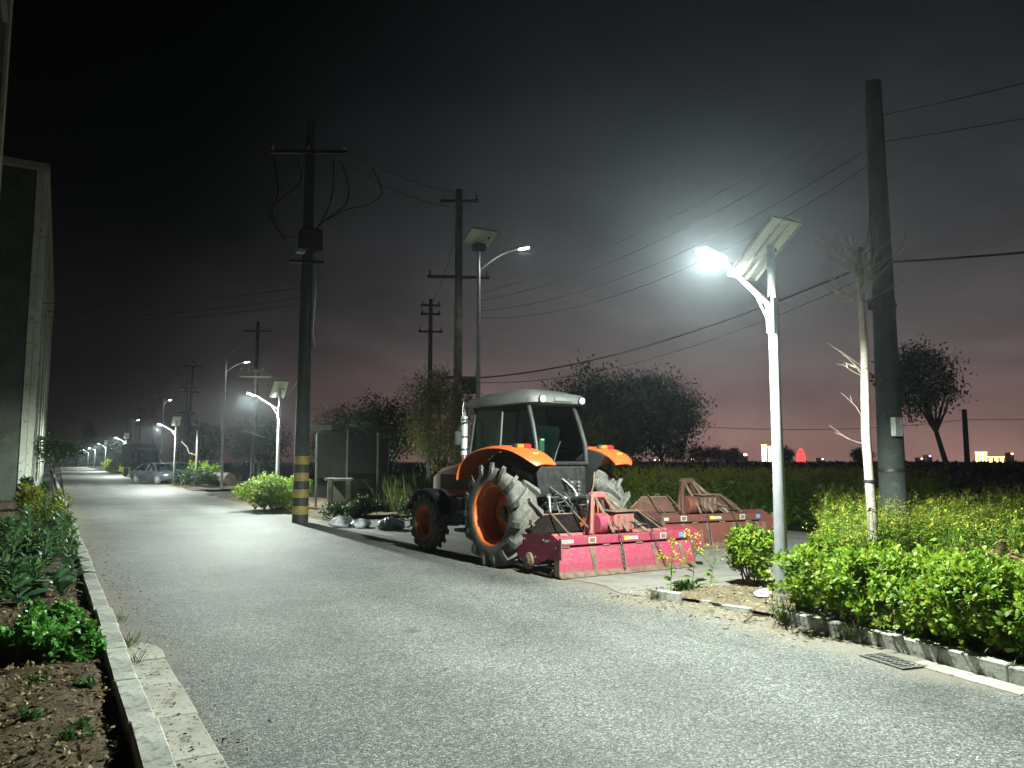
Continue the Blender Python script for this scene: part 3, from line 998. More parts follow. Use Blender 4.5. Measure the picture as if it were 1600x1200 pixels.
def tractor_wheel(name, side, y, Rr, w, rim_r, nl, xc, lug_h):
    wl_ = empty(name, (side * xc, y, Rr), 0, tr)
    if side > 0: wl_.rotation_euler = (0, 0, math.pi)
    # local: outer face looks to -x
    h = w / 2
    Rt = Rr - lug_h
    prof = [(rim_r, -h * .80), (rim_r + .03, -h * .98), (rim_r + (Rt - rim_r) * .55, -h * 1.0), (Rt - .06, -h * .96), (Rt - .015, -h * .80), (Rt, -h * .3), (Rt, h * .3),
            (Rt - .015, h * .80), (Rt - .06, h * .98), (rim_r + (Rt - rim_r) * .55, h * 1.06), (rim_r + .03, h * .98), (rim_r, h * .80)]
    ring_lathe(prof, 48, (0, 0, 0)).build('tyre', M_TYRE, wl_, smooth=True, ang=50)
    rp = [(rim_r + .012, -h * .97), (rim_r + .020, -h * .94), (rim_r - .004, -h * .84), (rim_r - .012, -h * .60), (rim_r - .045, -h * .50), (rim_r - .05, -h * .1), (rim_r - .055, h * .70), (rim_r + .012, h * .86), (rim_r + .002, h * .86), (rim_r - .075, h * .66), (rim_r - .07, -h * .08), (rim_r - .06, -h * .5), (rim_r - .02, -h * .64), (rim_r - .012, -h * .92)]
    ring_lathe(rp, 48, (0, 0, 0)).build('rim', M_RIM, wl_, smooth=True, ang=40)
    # dished centre, set deep, with spoke flats and hub
    q = rim_r - .06
    dp = [(q + .01, h * .74), (q - .03, h * .72), (q * .80, h * .55), (q * .50, h * .46), (q * .30, h * .46), (q * .30, h * .54), (q * .50, h * .54), (q * .78, h * .64), (q - .02, h * .84)]
    ring_lathe(dp, 40, (0, 0, 0)).build('rim_disc', M_RIM, wl_, smooth=True, ang=40)
    hb = MB().lathe([(q * .31, h * .56), (q * .31, h * .40), (q * .20, h * .30), (q * .20, h * .10), (q * .12, h * .06)], 18, 'x').build('hub', M_STEEL, wl_, smooth=True)
    for k in range(8):
        t = 2 * math.pi * k / 8
        MB().lathe([(.016, h * .46), (.016, h * .38), (.008, h * .37)], 6, 'x', (0, q * .36 * math.cos(t), q * .36 * math.sin(t))).build('wheel_bolt', M_CHROME, hb)
    # chevron lugs: a bent bar from the shoulder to just past the centre line
    lugs = []
    for sd in (-1, 1):
        m = MB()
        th = [(-1.05, 0, -.055), (-.92, .0, .0), (-.45, .10, lug_h * .6), (.10, .24, lug_h)]
        # rows along the lug: x fraction of half width, angular lead, and the thickness
        st = [(1.08, 0.0, -.09, .040), (.97, .012, .0, .042), (.55, .095, .0, .036), (-.02, .22, .0, .030)]
        vs = []
        for (fx, lead, dz, ht) in st:
            x = sd * fx * h
            base = Rt - .02 + dz
            top = Rt + lug_h + dz * .75 - (.03 if fx > 1 else 0)
            a0 = lead / Rr
            for rr_, ha in ((base, ht * 1.5), (top, ht)):
                for s_ in (-1, 1):
                    a = a0 + s_ * ha / Rr
                    vs.append((x, rr_ * math.sin(a), rr_ * math.cos(a)))
        fs = [(0, 1, 3, 2), (12, 14, 15, 13)]
        for k in range(3):
            o_ = k * 4
            fs += [(o_, o_ + 4, o_ + 5, o_ + 1), (o_ + 2, o_ + 3, o_ + 7, o_ + 6), (o_, o_ + 2, o_ + 6, o_ + 4), (o_ + 1, o_ + 5, o_ + 7, o_ + 3)]
        m.add(vs, fs)
        lugs.append(m.mesh('lug'))
    for k in range(nl):
        for j in (0, 1):
            o = link('lug', lugs[j], M_TYRE, wl_)
            o.rotation_euler = (2 * math.pi * (k + .5 * j) / nl + .07, 0, 0)
    return wl_


for sd in (-1, 1):
    tractor_wheel('rear_wheel', sd, 0, .79, .44, .47, 15, .90, .075)
    tractor_wheel('front_wheel', sd, 2.6, .50, .28, .29, 15, .70, .03)

# fenders
for sd in (-1, 1):
    prof = [(-.98, 1.55), (-.90, 1.62), (-.75, 1.705), (-.47, 1.79), (-.10, 1.825), (.30, 1.805), (.62, 1.735), (.88, 1.61), (1.05, 1.45), (1.13, 1.30)]
    secs = []
    for i in range(len(prof) - 1):
        a, b_, c, d = prof[max(i - 1, 0)], prof[i], prof[i + 1], prof[min(i + 2, len(prof) - 1)]
        for t in (0, .33, .67):
            secs.append(tuple(.5 * (2 * b_[k] + (c[k] - a[k]) * t + (2 * a[k] - 5 * b_[k] + 4 * c[k] - d[k]) * t * t + (-a[k] + 3 * b_[k] - 3 * c[k] + d[k]) * t ** 3) for k in (0, 1)))
    secs.append(prof[-1])
    n = len(secs) - 1
    vs, fs = [], []
    for i, (yy, zz) in enumerate(secs):
        p, q_ = secs[max(i - 1, 0)], secs[min(i + 1, n)]
        ty, tz = q_[0] - p[0], q_[1] - p[1]
        L_ = math.hypot(ty, tz)
        ny, nz = -tz / L_, ty / L_
        ins = .16 * max(0, (.35 - i / n) / .35) ** 2 + .05 * max(0, (i / n - .8) / .2)
        for (xx, off) in ((.60, -.01), (.80, .012), (.98 - ins, .010), (1.07 - ins, -.012), (1.10 - ins, -.035), (1.09 - ins, -.042), (1.06 - ins, -.026), (.97 - ins, -.008), (.80, -.006), (.60, -.028)):
            vs.append((sd * xx, yy + ny * off, zz + nz * off))
    k = 10
    for i in range(n):
        for j in range(k):
            fs.append((i * k + j, i * k + (j + 1) % k, (i + 1) * k + (j + 1) % k, (i + 1) * k + j))
    fs += [tuple(range(k)), tuple(range(n * k + k - 1, n * k - 1, -1))]
    fd = MB().add(vs, fs).build('fender', M_ORANGE, tr, smooth=True, ang=50)
    # inner skirt between fender and cab
    poly = [(y_, z_ - .03) for y_, z_ in prof[2:]] + [(.95, .80), (.1, .75), (-.38, 1.0), (-.45, 1.4)]
    MB().prism(poly, sd * .575, sd * .598, 'x').build('fender_skirt', M_CABDARK, tr)
    tl = MB().box((sd * .84 - .15, -.50, 1.775), (sd * .84 + .15, -.40, 1.86), .02).build('tail_light', M_CABDARK, tr)
    for k_, (x0, m_) in enumerate(((-.135, M_LAMPAMB), (.0, M_LAMPRED))):
        MB().box((sd * .84 + x0, -.535, 1.785), (sd * .84 + x0 + .125, -.5005, 1.85), .012).build('light_lens', m_, tl)
    MB().box((sd * .84 - .05, -.80, 1.700), (sd * .84 + .05, -.78, 1.725), .003).build('sticker', M_STICKER, fd)

# right-hand side marker plate, folded outwards behind the fender
MB().prism([(.62, 1.60), (.98, 1.70), (1.18, 1.66), (.70, 1.50)], -.44, -.425, 'y').build('marker_plate', M_ORANGE, tr)

# cab
zf, zt = 1.05, 2.52
xb, xt = .50, .46


def bar(a, b, r=.028, m=M_CABDARK, nm='cab_pillar', n=8):
    return MB().tube([a, b], r, n).build(nm, m, tr, smooth=True)


for sd in (-1, 1):
    MB().tube([(sd * xb, -.38, 1.55), (sd * xb, -.36, 1.85), (sd * (xb - .02), -.26, 2.15), (sd * xt, -.10, zt)], .035, 10).build('cab_pillar', M_CABDARK, tr, smooth=True)
    MB().tube([(sd * xb, .62, zf), (sd * xb, .62, 1.8), (sd * xt, .60, zt)], .026, 8).build('cab_pillar', M_CABDARK, tr, smooth=True)
    MB().tube([(sd * (xb - .08), 1.55, zf), (sd * (xb - .02), 1.62, 1.6), (sd * xt, 1.42, zt)], .032, 10).build('cab_pillar', M_CABDARK, tr, smooth=True)
    bar((sd * xb, -.38, 1.78), (sd * xb, .62, 1.72), .022, nm='window_rail')
    # side glazing: rear quarter and door
    x = sd * (xb - .004)
    MB().add([(x, -.36, 1.80), (x, .60, 1.74), (sd * xt, .585, 2.50), (sd * xt, -.10, 2.50)], [(0, 1, 2, 3)]).build('side_window', M_GLASS, tr)
    dr = MB().add([(x, .65, 1.10), (sd * (xb - .07), 1.52, 1.10), (sd * (xb - .02), 1.60, 1.6), (sd * xt, 1.42, 2.50), (sd * xt, .63, 2.50)], [(0, 1, 2, 3, 4)]).build('door_window', M_GLASS, tr)
    MB().tube([(sd * (xb + .03), .74, 1.55), (sd * (xb + .05), .76, 1.62), (sd * (xb + .05), .78, 1.78), (sd * (xb + .02), .78, 1.84)], .014, 8).build('door_handle', M_CABDARK, dr, smooth=True)
    MB().tube([(sd * (xb + .02), 1.5, 2.3), (sd * (xb + .16), 1.56, 2.25), (sd * (xb + .22), 1.58, 2.1)], .012, 8).build('mirror_arm', M_CABDARK, tr, smooth=True)
    MB().box((sd * (xb + .22) - .07, 1.56, 1.86), (sd * (xb + .22) + .07, 1.60, 2.12), .02).build('mirror', M_CABDARK, tr)
    wlt = MB().lathe([(.03, .0), (.062, -.015), (.068, -.07), (.058, -.085)], 16, 'y', (sd * .40, -.32, 2.56)).build('work_light', M_CABDARK, tr, smooth=True)
    MB().lathe([(.054, -.0855), (.05, -.094), (.02, -.098)], 16, 'y', (sd * .40, -.32, 2.56)).build('light_lens', M_LAMPCLR, wlt, smooth=True)
# rear window with its frame, wiper
MB().add([(-.48, -.375, 1.60), (.48, -.375, 1.60), (.48, -.345, 1.88), (.465, -.25, 2.15), (.445, -.11, 2.49), (-.445, -.11, 2.49), (-.465, -.25, 2.15), (-.48, -.345, 1.88)], [(0, 1, 2, 7), (7, 2, 3, 6), (6, 3, 4, 5)]).build('rear_window', M_GLASS, tr)
MB().add([(-.45, 1.60, 1.55), (.45, 1.60, 1.55), (.43, 1.42, 2.50), (-.43, 1.42, 2.50)], [(3, 2, 1, 0)]).build('windscreen', M_GLASS, tr)
bar((-.49, -.385, 1.56), (.49, -.385, 1.56), .03, nm='window_rail')
bar((-.45, -.105, 2.50), (.45, -.105, 2.50), .03, nm='window_rail')
bar((-.45, 1.42, 2.50), (.45, 1.42, 2.50), .03, nm='window_rail')
MB().tube([(-.18, -.40, 1.60), (-.12, -.395, 1.75), (-.02, -.36, 1.9)], .007, 6).build('wiper', M_CABDARK, tr)
# roof: domed cap with an overhanging lip
def roof_ring(z, ix, y0, y1, cr):
    out = []
    for cxs, cys, a0 in ((1, 1, 0), (-1, 1, 90), (-1, -1, 180), (1, -1, 270)):
        for t in (0, 22.5, 45, 67.5, 90):
            a = R(a0 + t)
            cx_ = cxs * (ix - cr)
            cy_ = (y1 - cr) if cys > 0 else (y0 + cr)
            out.append((cx_ + cr * math.cos(a), cy_ + cr * math.sin(a), z))
    return out
rings = [roof_ring(2.505, .46, -.20, 1.50, .08), roof_ring(2.515, .56, -.36, 1.66, .14), roof_ring(2.60, .575, -.385, 1.68, .15), roof_ring(2.655, .54, -.33, 1.64, .16), roof_ring(2.685, .46, -.20, 1.50, .2), roof_ring(2.735, .40, .0, 1.36, .2), roof_ring(2.755, .34, .1, 1.24, .2)]
vs, fs = [], []
for r_ in rings: vs += r_
k = 20
for i in range(len(rings) - 1):
    for j in range(k):
        fs.append((i * k + j, i * k + (j + 1) % k, (i + 1) * k + (j + 1) % k, (i + 1) * k + j))
fs += [tuple(range(k - 1, -1, -1)), tuple(range((len(rings) - 1) * k, len(rings) * k))]
rf = MB().add(vs, fs).build('roof', M_CABROOF, tr, smooth=True, ang=45)
MB().box((-.16, -.405, 2.535), (.2, -.387, 2.60), .006).build('roof_badge_panel', M_CABROOF, rf)
MB().tube([(.40, .1, 2.70), (.41, .05, 2.95)], .006, 6).build('aerial', M_CABDARK, rf)
# cab body: floor tub, rear panel with a framed hatch
MB().prism([(-.36, 1.05), (-.36, 1.54), (-.30, 1.54), (-.28, 1.12), (1.55, 1.12), (1.55, 1.0), (-.2, 1.0)], -.49, .49, 'x').build('cab_tub', M_CABDARK, tr)
fr = MB()
for a, b in (((-.34, -.366, 1.20), (.34, -.361, 1.215)), ((-.34, -.366, 1.485), (.34, -.361, 1.50)), ((-.34, -.366, 1.2155), (-.325, -.361, 1.4845)), ((.325, -.366, 1.2155), (.34, -.361, 1.4845))):
    fr.box(a, b)
fr.build('hatch_frame', M_STEEL, tr)
# seat, steering, console seen through the glass
MB().box((-.24, .12, 1.36), (.24, .58, 1.50), .05).build('seat', M_SEAT, tr)
MB().prism([(.10, 1.44), (.20, 1.46), (.08, 2.10), (.0, 2.16), (-.05, 2.08)], -.22, .22, 'x').build('seat_back', M_SEAT, tr)
MB().lathe([(.19, -.012), (.205, 0), (.19, .012), (.175, 0)], 24, 'z', (0, 0, 0), closed=True).build('steering_wheel', M_CABDARK, tr, (0, 1.0, 1.78), smooth=True).rotation_euler = (R(30), 0, 0)
MB().prism([(1.02, 1.12), (1.5, 1.12), (1.48, 1.74), (1.12, 1.78), (1.05, 1.60)], -.2, .2, 'x').build('dash_console', M_CABDARK, tr)
MB().prism([(.1, 1.12), (.75, 1.12), (.75, 1.55), (.1, 1.50)], .28, .48, 'x').build('side_console', M_SEAT, tr)
MB().box((-.40, -.33, 1.62), (-.30, -.29, 1.95), .02).build('first_aid_box', mat('pale_bottle', (.45, .55, .38), (.4, .5, .34), rough=.5), tr)

# bonnet, chassis, front axle, exhaust, steps
hs = [(1.60, .40, 1.02, 1.62), (2.2, .38, .98, 1.58), (2.9, .35, .92, 1.48), (3.15, .31, .92, 1.38), (3.24, .26, .96, 1.28)]
vs, fs = [], []
for (yy, w_, z0, z1) in hs:
    c = .09
    vs += [(-w_, yy, z0), (w_, yy, z0), (w_, yy, z1 - c), (w_ - c, yy, z1 - c * .2), (w_ * .4, yy, z1), (-w_ * .4, yy, z1), (-w_ + c, yy, z1 - c * .2), (-w_, yy, z1 - c)]
for i in range(len(hs) - 1):
    for j in range(8):
        fs.append((i * 8 + j, i * 8 + (j + 1) % 8, i * 8 + 8 + (j + 1) % 8, i * 8 + 8 + j))
fs += [tuple(range(7, -1, -1)), tuple(range(32, 40))]
hd = MB().add(vs, fs).build('bonnet', M_ORANGE, tr, smooth=True, ang=40)
for sd in (-1, 1):
    MB().box((sd * .375 - .02, 1.75, 1.08), (sd * .375 + .02, 2.75, 1.36), .008).build('side_grille', M_CABDARK, hd)
    MB().box((sd * .72 - .17, .98, .42), (sd * .72 + .17, 1.42, .47), .006).build('step', M_STEEL, tr)
    MB().box((sd * .70 - .16, .98, .72), (sd * .70 + .16, 1.40, .77), .006).build('step', M_STEEL, tr)
    MB().box((sd * .60 - .03, 1.43, .40), (sd * .60 + .03, 1.50, 1.02), .008).build('step_bracket', M_GALV, tr)
    MB().box((sd * .52 - .14, 1.52, .50), (sd * .52 + .14, 1.98, .96), .03).build('fuel_tank' if sd < 0 else 'battery_box', M_CABDARK, tr)
    MB().tube([(sd * .25, -.02, .79), (sd * .5, 0, .79), (sd * .70, 0, .79)], [.19, .14, .12], 16).build('axle_housing', M_STEEL, tr, smooth=True)
    MB().tube([(sd * .1, 2.6, .50), (sd * .72, 2.6, .50)], [.11, .08], 14).build('front_axle', M_STEEL, tr, smooth=True)
    MB().prism([(2.6 + .66 * math.cos(R(a)), .50 + .60 * math.sin(R(a))) for a in range(20, 165, 12)] + [(2.6 + .63 * math.cos(R(a)), .50 + .57 * math.sin(R(a))) for a in range(164, 19, -12)], sd * .56, sd * .86, 'x').build('front_mudguard', M_CABDARK, tr)
MB().prism([(-.28, .55), (-.20, 1.05), (1.5, 1.0), (3.1, .92), (3.15, .55), (1.6, .45), (.3, .42)], -.22, .22, 'x').build('chassis', M_STEEL, tr)
for k in range(6):
    MB().box((-.3 + k * .102, 3.26, .52), (-.205 + k * .102, 3.50, .92), .015).build('ballast_weight', M_CABDARK, tr)
ex = MB().tube([(-.50, 1.72, 1.30), (-.52, 1.70, 1.6), (-.52, 1.70, 2.52), (-.53, 1.66, 2.62)], [.035, .035, .035, .033], 12).build('exhaust_pipe', M_CHROME, tr, smooth=True)
sh = MB()
MB().tube([(-.52, 1.70, 1.70), (-.52, 1.70, 2.38)], .058, 14).build('exhaust_shield', M_GALV, ex, smooth=True)
for z_ in (1.78, 2.0, 2.3):
    MB().lathe([(.060, z_), (.066, z_ + .005), (.066, z_ + .03), (.060, z_ + .035)], 14, 'z', (-.52, 1.70, 0)).build('clamp', M_STEEL, ex, smooth=True)

# rear linkage and hydraulics
for sd in (-1, 1):
    MB().tube([(sd * .26, -.18, .50), (sd * .36, -.60, .50), (sd * .40, -.98, .52)], .032, 8).build('lower_link', M_STEEL, tr, smooth=True)
    MB().tube([(sd * .28, -.14, 1.02), (sd * .38, -.52, 1.06)], [.055, .04], 10).build('lift_arm', M_STEEL, tr, smooth=True)
    MB().tube([(sd * .38, -.52, 1.06), (sd * .385, -.56, .80)], .022, 8).build('lift_rod', M_CHROME, tr, smooth=True)
    MB().tube([(sd * .385, -.56, .80), (sd * .37, -.60, .52)], .030, 8).build('lift_rod_sleeve', M_STEEL, tr, smooth=True)
    MB().tube([(sd * .22, -.24, .62), (sd * .24, -.34, .95)], .045, 12).build('lift_cylinder', M_STEEL, tr, smooth=True)
MB().tube([(0, -.32, .98), (.0, -.62, 1.02)], .026, 8).build('top_link', M_CHROME, tr, smooth=True)
MB().tube([(0, -.62, 1.02), (.0, -.98, 1.05)], .036, 8).build('top_link_sleeve', M_STEEL, tr, smooth=True)
MB().box((-.20, -.36, .58), (.20, -.20, 1.02), .03).build('differential_case', M_STEEL, tr)
MB().tube([(0, -.36, .62), (0, -.46, .62)], .06, 12).build('power_take_off', M_CHROME, tr, smooth=True)
MB().box((-.10, -.52, .36), (.10, -.1, .42), .01).build('drawbar', M_STEEL, tr)
vb = MB().box((.04, -.44, 1.04), (.34, -.37, 1.30), .01).build('valve_block', M_STEEL, tr)
for r_ in range(4):
    for c_ in range(2):
        MB().lathe([(.024, -.45), (.028, -.47), (.028, -.50), (.014, -.505), (.014, -.53)], 10, 'y', (.11 + c_ * .14, 0, 1.08 + r_ * .06)).build('coupler', M_CHROME, vb, smooth=True)
rr = random.Random(8)
for k in range(10):
    x0, x1 = rr.uniform(-.34, .34), rr.uniform(-.38, .38)
    z0, z1 = rr.uniform(1.05, 1.35), rr.uniform(.55, .95)
    dip = rr.uniform(.05, .2)
    pts_ = []
    for i in range(9):
        t = i / 8
        pts_.append((x0 + (x1 - x0) * t + .05 * math.sin(t * 6 + k), -.40 - .22 * math.sin(t * math.pi) - .06 * t, z0 + (z1 - z0) * t - dip * math.sin(t * math.pi) * .5))
    MB().tube(pts_, .011 if k % 3 else .015, 6).build('hydraulic_hose', M_WIRE if k % 2 else M_CHROME, tr, smooth=True)
MB().tube([(.62, -.45, 1.52), (.52, -.52, 1.2), (.40, -.55, .98)], .012, 6).build('check_rod', M_RUST, tr, smooth=True)
for k, z_ in enumerate((.9, 1.04)):
    MB().tube([(-.40, -.50, z_), (.42, -.50, z_ + .01)], .014, 8).build('cross_tube', M_CHROME, tr, smooth=True)

# ------------------------------------------------------------------ rotary tillers


def tiller(loc, rz, label, paint, paint2, board, width=2.52):
    t = tag(empty('rotary_tiller', loc, rz), label, 'tiller', 'rotary tillers parked on the apron')
    h = width / 2
    # frame beam (rear), front tube
    bm = MB().box((-h, -.06, .42), (h, .06, .54), .008).build('frame_beam', paint, t)
    MB().tube([(-h + .02, .42, .50), (h - .02, .42, .50)], .045, 12).build('front_tube', paint2, t, smooth=True)
    # curved top cover over the rotor
    cov = []
    for i in range(9):
        a = R(25 + 130 * i / 8)
        cov.append((.28 - .36 * math.cos(a), .22 + .30 * math.sin(a)))
    cov2 = [(.28 - .345 * math.cos(R(25 + 130 * i / 8)), .22 + .285 * math.sin(R(25 + 130 * i / 8))) for i in range(8, -1, -1)]
    MB().prism(cov + cov2, -h + .02, h - .02, 'x').build('rotor_cover', paint2, t)
    for sd in (-1, 1):
        pl = [(-.34, .50), (-.10, .60), (.20, .585), (.50, .56), (.86, .53), (.86, .27), (.55, .13), (.25, .16), (.02, .25), (-.34, .27)]
        sp = MB().prism(pl, sd * h, sd * (h + .018), 'x').build('side_plate', paint, t)
        MB().lathe([(.10, 0), (.115, .01), (.115, .05), (.07, .06), (.05, .075)] if sd > 0 else [(.05, -.075), (.07, -.06), (.115, -.05), (.115, -.01), (.10, 0)], 20, 'x', (sd * (h + .019), .44, .19)).build('bearing_cap', M_RUST, sp, smooth=True)
        MB().box((sd * (h + .019) - (.012 if sd < 0 else 0), -.36, .30), (sd * (h + .019) + (.012 if sd > 0 else 0), -.30, .56), .003).build('edge_strip', M_RUST, sp)
        for (yy, zz) in ((.1, .5), (.6, .48), (-.22, .42), (.3, .25)):
            MB().lathe([(.016, 0), (.016, .014), (.008, .015)] if sd > 0 else [(.008, -.015), (.016, -.014), (.016, 0)], 6, 'x', (sd * (h + .0185), yy, zz)).build('bolt_head', M_CHROME, sp)
        MB().tube([(sd * (h + .03), -.05, .50), (sd * (h + .10), -.06, .50)], .018, 8).build('hitch_pin', M_CHROME, sp, smooth=True)
        # skid shoe
        MB().prism([(-.1, .10), (.0, .02), (.55, .02), (.72, .12), (.69, .13), (.54, .04), (.01, .04), (-.08, .115)], sd * (h - .06), sd * (h - .002), 'x').build('skid', M_RUST, t)
        # raised dirt shields either side of the mast
        xa, xb_ = (sd * .34, sd * 1.16)
        sl = MB().add([(xb_ + sd * .06, .44, .56), (xa, .46, .56), (xa, .66, .80), (xb_ - sd * .22, .66, .80), (xb_ + sd * .06, .60, .62),
                       (xb_ + sd * .06, .46, .555), (xa, .48, .555), (xa, .68, .795), (xb_ - sd * .22, .68, .795), (xb_ + sd * .06, .62, .615)],
                      [(0, 1, 2, 3, 4), (9, 8, 7, 6, 5), (0, 5, 6, 1), (1, 6, 7, 2), (2, 7, 8, 3), (3, 8, 9, 4), (4, 9, 5, 0)]).build('dirt_shield', board, t)
        MB().tube([(xa, .67, .805), (xb_ - sd * .22, .67, .805), (xb_ + sd * .07, .61, .625)], .012, 6).build('shield_rim', M_RUST, sl, smooth=True)
        for xr in (xa + sd * .05, (xa + xb_) / 2 + sd * .06):
            MB().tube([(xr, .64, .84), (xr + .05 * sd, .05, .55)], .013, 6).build('stay_rod', M_RUST, t, smooth=True)
        MB().tube([(xa + sd * .20, .665, .812), (xa + sd * .21, .665, .85), (xa + sd * .29, .665, .85), (xa + sd * .30, .665, .812)], .008, 6).build('lift_loop', M_RUST, sl, smooth=True)
    # trailing board: hinged sheet with a folded lip, ribs and chains
    by = lambda z: -.11 - (.40 - z) * .34
    sh_ = [(by(.40), .40), (by(.30) - .01, .30), (by(.20) - .012, .20), (by(.10), .10), (by(.05), .05)]
    poly = sh_ + [(y + .012, z) for y, z in reversed(sh_)]
    tb = MB().prism(poly, -h + .03, h - .03, 'x').build('trailing_board', paint, t)
    MB().prism([(by(.085) - .004, .085), (by(.02) - .03, .015), (by(.02) - .018, .012), (by(.085) + .006, .082)], -h + .03, h - .03, 'x').build('wear_lip', M_RUST, tb)
    for xr in (-.62, -.10, .50, 1.02):
        MB().prism([(y - .009 - .006 * (0 < i < 4), z) for i, (y, z) in enumerate(sh_)] + [(y - .001, z) for y, z in reversed(sh_)], xr - .035, xr + .035, 'x').build('rib', M_RUST, tb)
    for sd in (-1, 1):
        MB().box((sd * (h - .03) - (0 if sd > 0 else .01), by(.05) - .01, .03), (sd * (h - .03) + (.01 if sd > 0 else 0), -.115, .40), .002).build('end_flange', M_RUST, tb)
    for xr in (-1.05, -.35, .25, .85):
        MB().tube([(xr - .06, -.115, .41), (xr + .06, -.115, .41)], .014, 8).build('hinge', M_RUST, tb, smooth=True)
    # mast
    for xs in (-.15, .15):
        MB().tube([(xs * 2.1, .40, .52), (xs * .55, .55, 1.10)], [.058, .05], 4).build('mast_leg', paint2, t)
        MB().tube([(xs * .8, .52, 1.07), (xs * 3.4, .02, .55)], .030, 6).build('mast_brace', M_RUST if xs > 0 else paint2, t, smooth=True)
        MB().tube([(xs * .6, .50, 1.06), (xs * .9, -.02, .56)], .024, 6).build('mast_stay', M_RUST, t, smooth=True)
    MB().box((-.13, .47, 1.03), (.13, .63, 1.13), .025).build('mast_head', paint2, t)
    MB().tube([(-.17, .53, 1.08), (.17, .53, 1.08)], .018, 8).build('mast_pin', M_CHROME, t, smooth=True)
    gb = MB().box((-.02, .10, .56), (.36, .42, .84), .03).build('gearbox', paint2, t)
    MB().lathe([(.13, .0), (.15, .02), (.15, .18), (.10, .22)], 20, 'x', (-.25, .27, .68)).build('gearbox_flange', paint, gb, smooth=True)
    MB().box((-.05, .06, .845), (.40, .46, .865), .004).build('gearbox_lid', M_RUST, gb)
    for k in range(3):
        MB().box((.03 + k * .11, .088, .62), (.07 + k * .11, .0995, .80), .002).build('gearbox_rib', M_RUST, gb)
    MB().tube([(.05, .42, .70), (.05, .80, .68)], .03, 10).build('input_shaft', M_CHROME, t, smooth=True)
    # chains from mast foot to the board
    for (xa, ya, za, xb_) in ((-.10, -.02, .60, -.14), (.48, -.03, .60, .62)):
        ch = MB()
        a, b = Vector((xa, -.085, .58)), Vector((xb_, by(.07) - .03, .07))
        nlk = 17
        u, v, d_ = basis(b - a)
        L = (b - a).length / nlk
        for k in range(nlk):
            c = a.lerp(b, (k + .5) / nlk) + Vector((0, -.018 - .02 * math.sin(math.pi * k / nlk), 0))
            w_ = u if k % 2 else v
            lp = [c + d_ * (L * .68 * math.cos(q)) + w_ * (.012 * math.sin(q)) for q in [2 * math.pi * i / 8 for i in range(9)]]
            ch.tube(lp, .0045, 5, False)
        ch.build('chain', M_STEEL, t, smooth=True)
        MB().tube([(xa, -.09, .62), (xa, .0, .66), (xa * .5, .1, .7)], .01, 6).build('chain_hook', M_STEEL, t, smooth=True)
    # rotor shaft and L-shaped tines
    MB().tube([(-h + .02, .44, .24), (h - .02, .44, .24)], .04, 12).build('rotor_shaft', M_STEEL, t, smooth=True)
    tine = MB().prism([(-.02, 0), (.02, 0), (.035, .17), (.10, .225), (.085, .24), (.01, .19)], -.005, .005, 'x').mesh('tine')
    nt_ = 26
    for k in range(nt_):
        o = link('tine', tine, M_RUST, t, (-h + .10 + k * (width - .2) / (nt_ - 1), .44, .24))
        o.rotation_euler = (k * 2.3, 0, 0)
    # labels on the beam
    for (xx, w_, z0, z1, m_) in ((-1.12, .24, .455, .505, MATS['label_white']), (-.62, .13, .44, .525, MATS['label_white']), (.02, .10, .455, .51, MATS['label_yellow']), (.125, .15, .455, .505, MATS['label_white']), (.70, .12, .44, .525, MATS['label_white']), (1.08, .11, .45, .515, MATS['label_blue'])):
        lb = MB().box((xx, -.064, z0), (xx + w_, -.0605, z1)).build('decal', m_, bm)
        if w_ < .14 and m_ is MATS['label_white']:
            MB().box((xx + .02, -.0665, z0 + .012), (xx + w_ - .02, -.0645, z1 - .012)).build('decal_picture', M_RUST, lb)
        elif m_ is MATS['label_white']:
            MB().box((xx + .02, -.0665, z0 + .016), (xx + w_ * .62, -.0645, z1 - .016)).build('decal_line', MATS['label_green'], lb)
    return t


mat('label_white', (.45, .45, .38), (.34, .33, .28), rough=.5, scale=18, grime=.4, gcol=(.25, .18, .14))
mat('label_yellow', (.55, .45, .10), (.5, .4, .1), rough=.5, scale=18, grime=.4)
mat('label_blue', (.12, .28, .50), (.1, .22, .4), rough=.5, scale=18, grime=.4)
mat('label_green', (.20, .34, .16), (.2, .3, .16), rough=.5, scale=18)
M_PINK = mat('tiller_paint', (.33, .026, .075), (.20, .04, .055), rough=.62, lo=.48, hi=.72, scale=5, bump=.22, bscale=7, grime=.62, gcol=(.17, .095, .065))
M_PINK2 = mat('tiller_paint_worn', (.34, .075, .085), (.22, .11, .085), rough=.65, scale=9, bump=.15, bscale=50, grime=.5, gcol=(.16, .10, .07))
M_BOARD = mat('shield_black', (.008, .006, .006), (.014, .010, .009), rough=.9, scale=6, spec=.08)
M_OLDRED_SHADED = mat('old_red_paint_shaded', (.15, .032, .022), (.10, .034, .024), rough=.7, scale=5, bump=.15, bscale=50, grime=.5, gcol=(.10, .06, .045))  # old red paint, darkened further to put the tractor's shadow into its colour
M_OLDRED2_SHADED = mat('old_red_rust_shaded', (.11, .042, .028), (.07, .036, .026), rough=.8, scale=7, bump=.2, bscale=50, grime=.5, gcol=(.08, .05, .035))  # rusty old red, likewise darkened for the tractor's shadow
tiller((7.14, 9.03, 0), R(0), 'bright pink-red rotary tiller hitched behind the tractor', M_PINK, M_PINK2, M_BOARD)
tiller((10.55, 10.75, .0), R(-9), 'older rust-red rotary tiller in shadow behind the bright one', M_OLDRED_SHADED, M_OLDRED2_SHADED, M_OLDRED2_SHADED, 2.35).scale = (1, 1.15, 1.12)

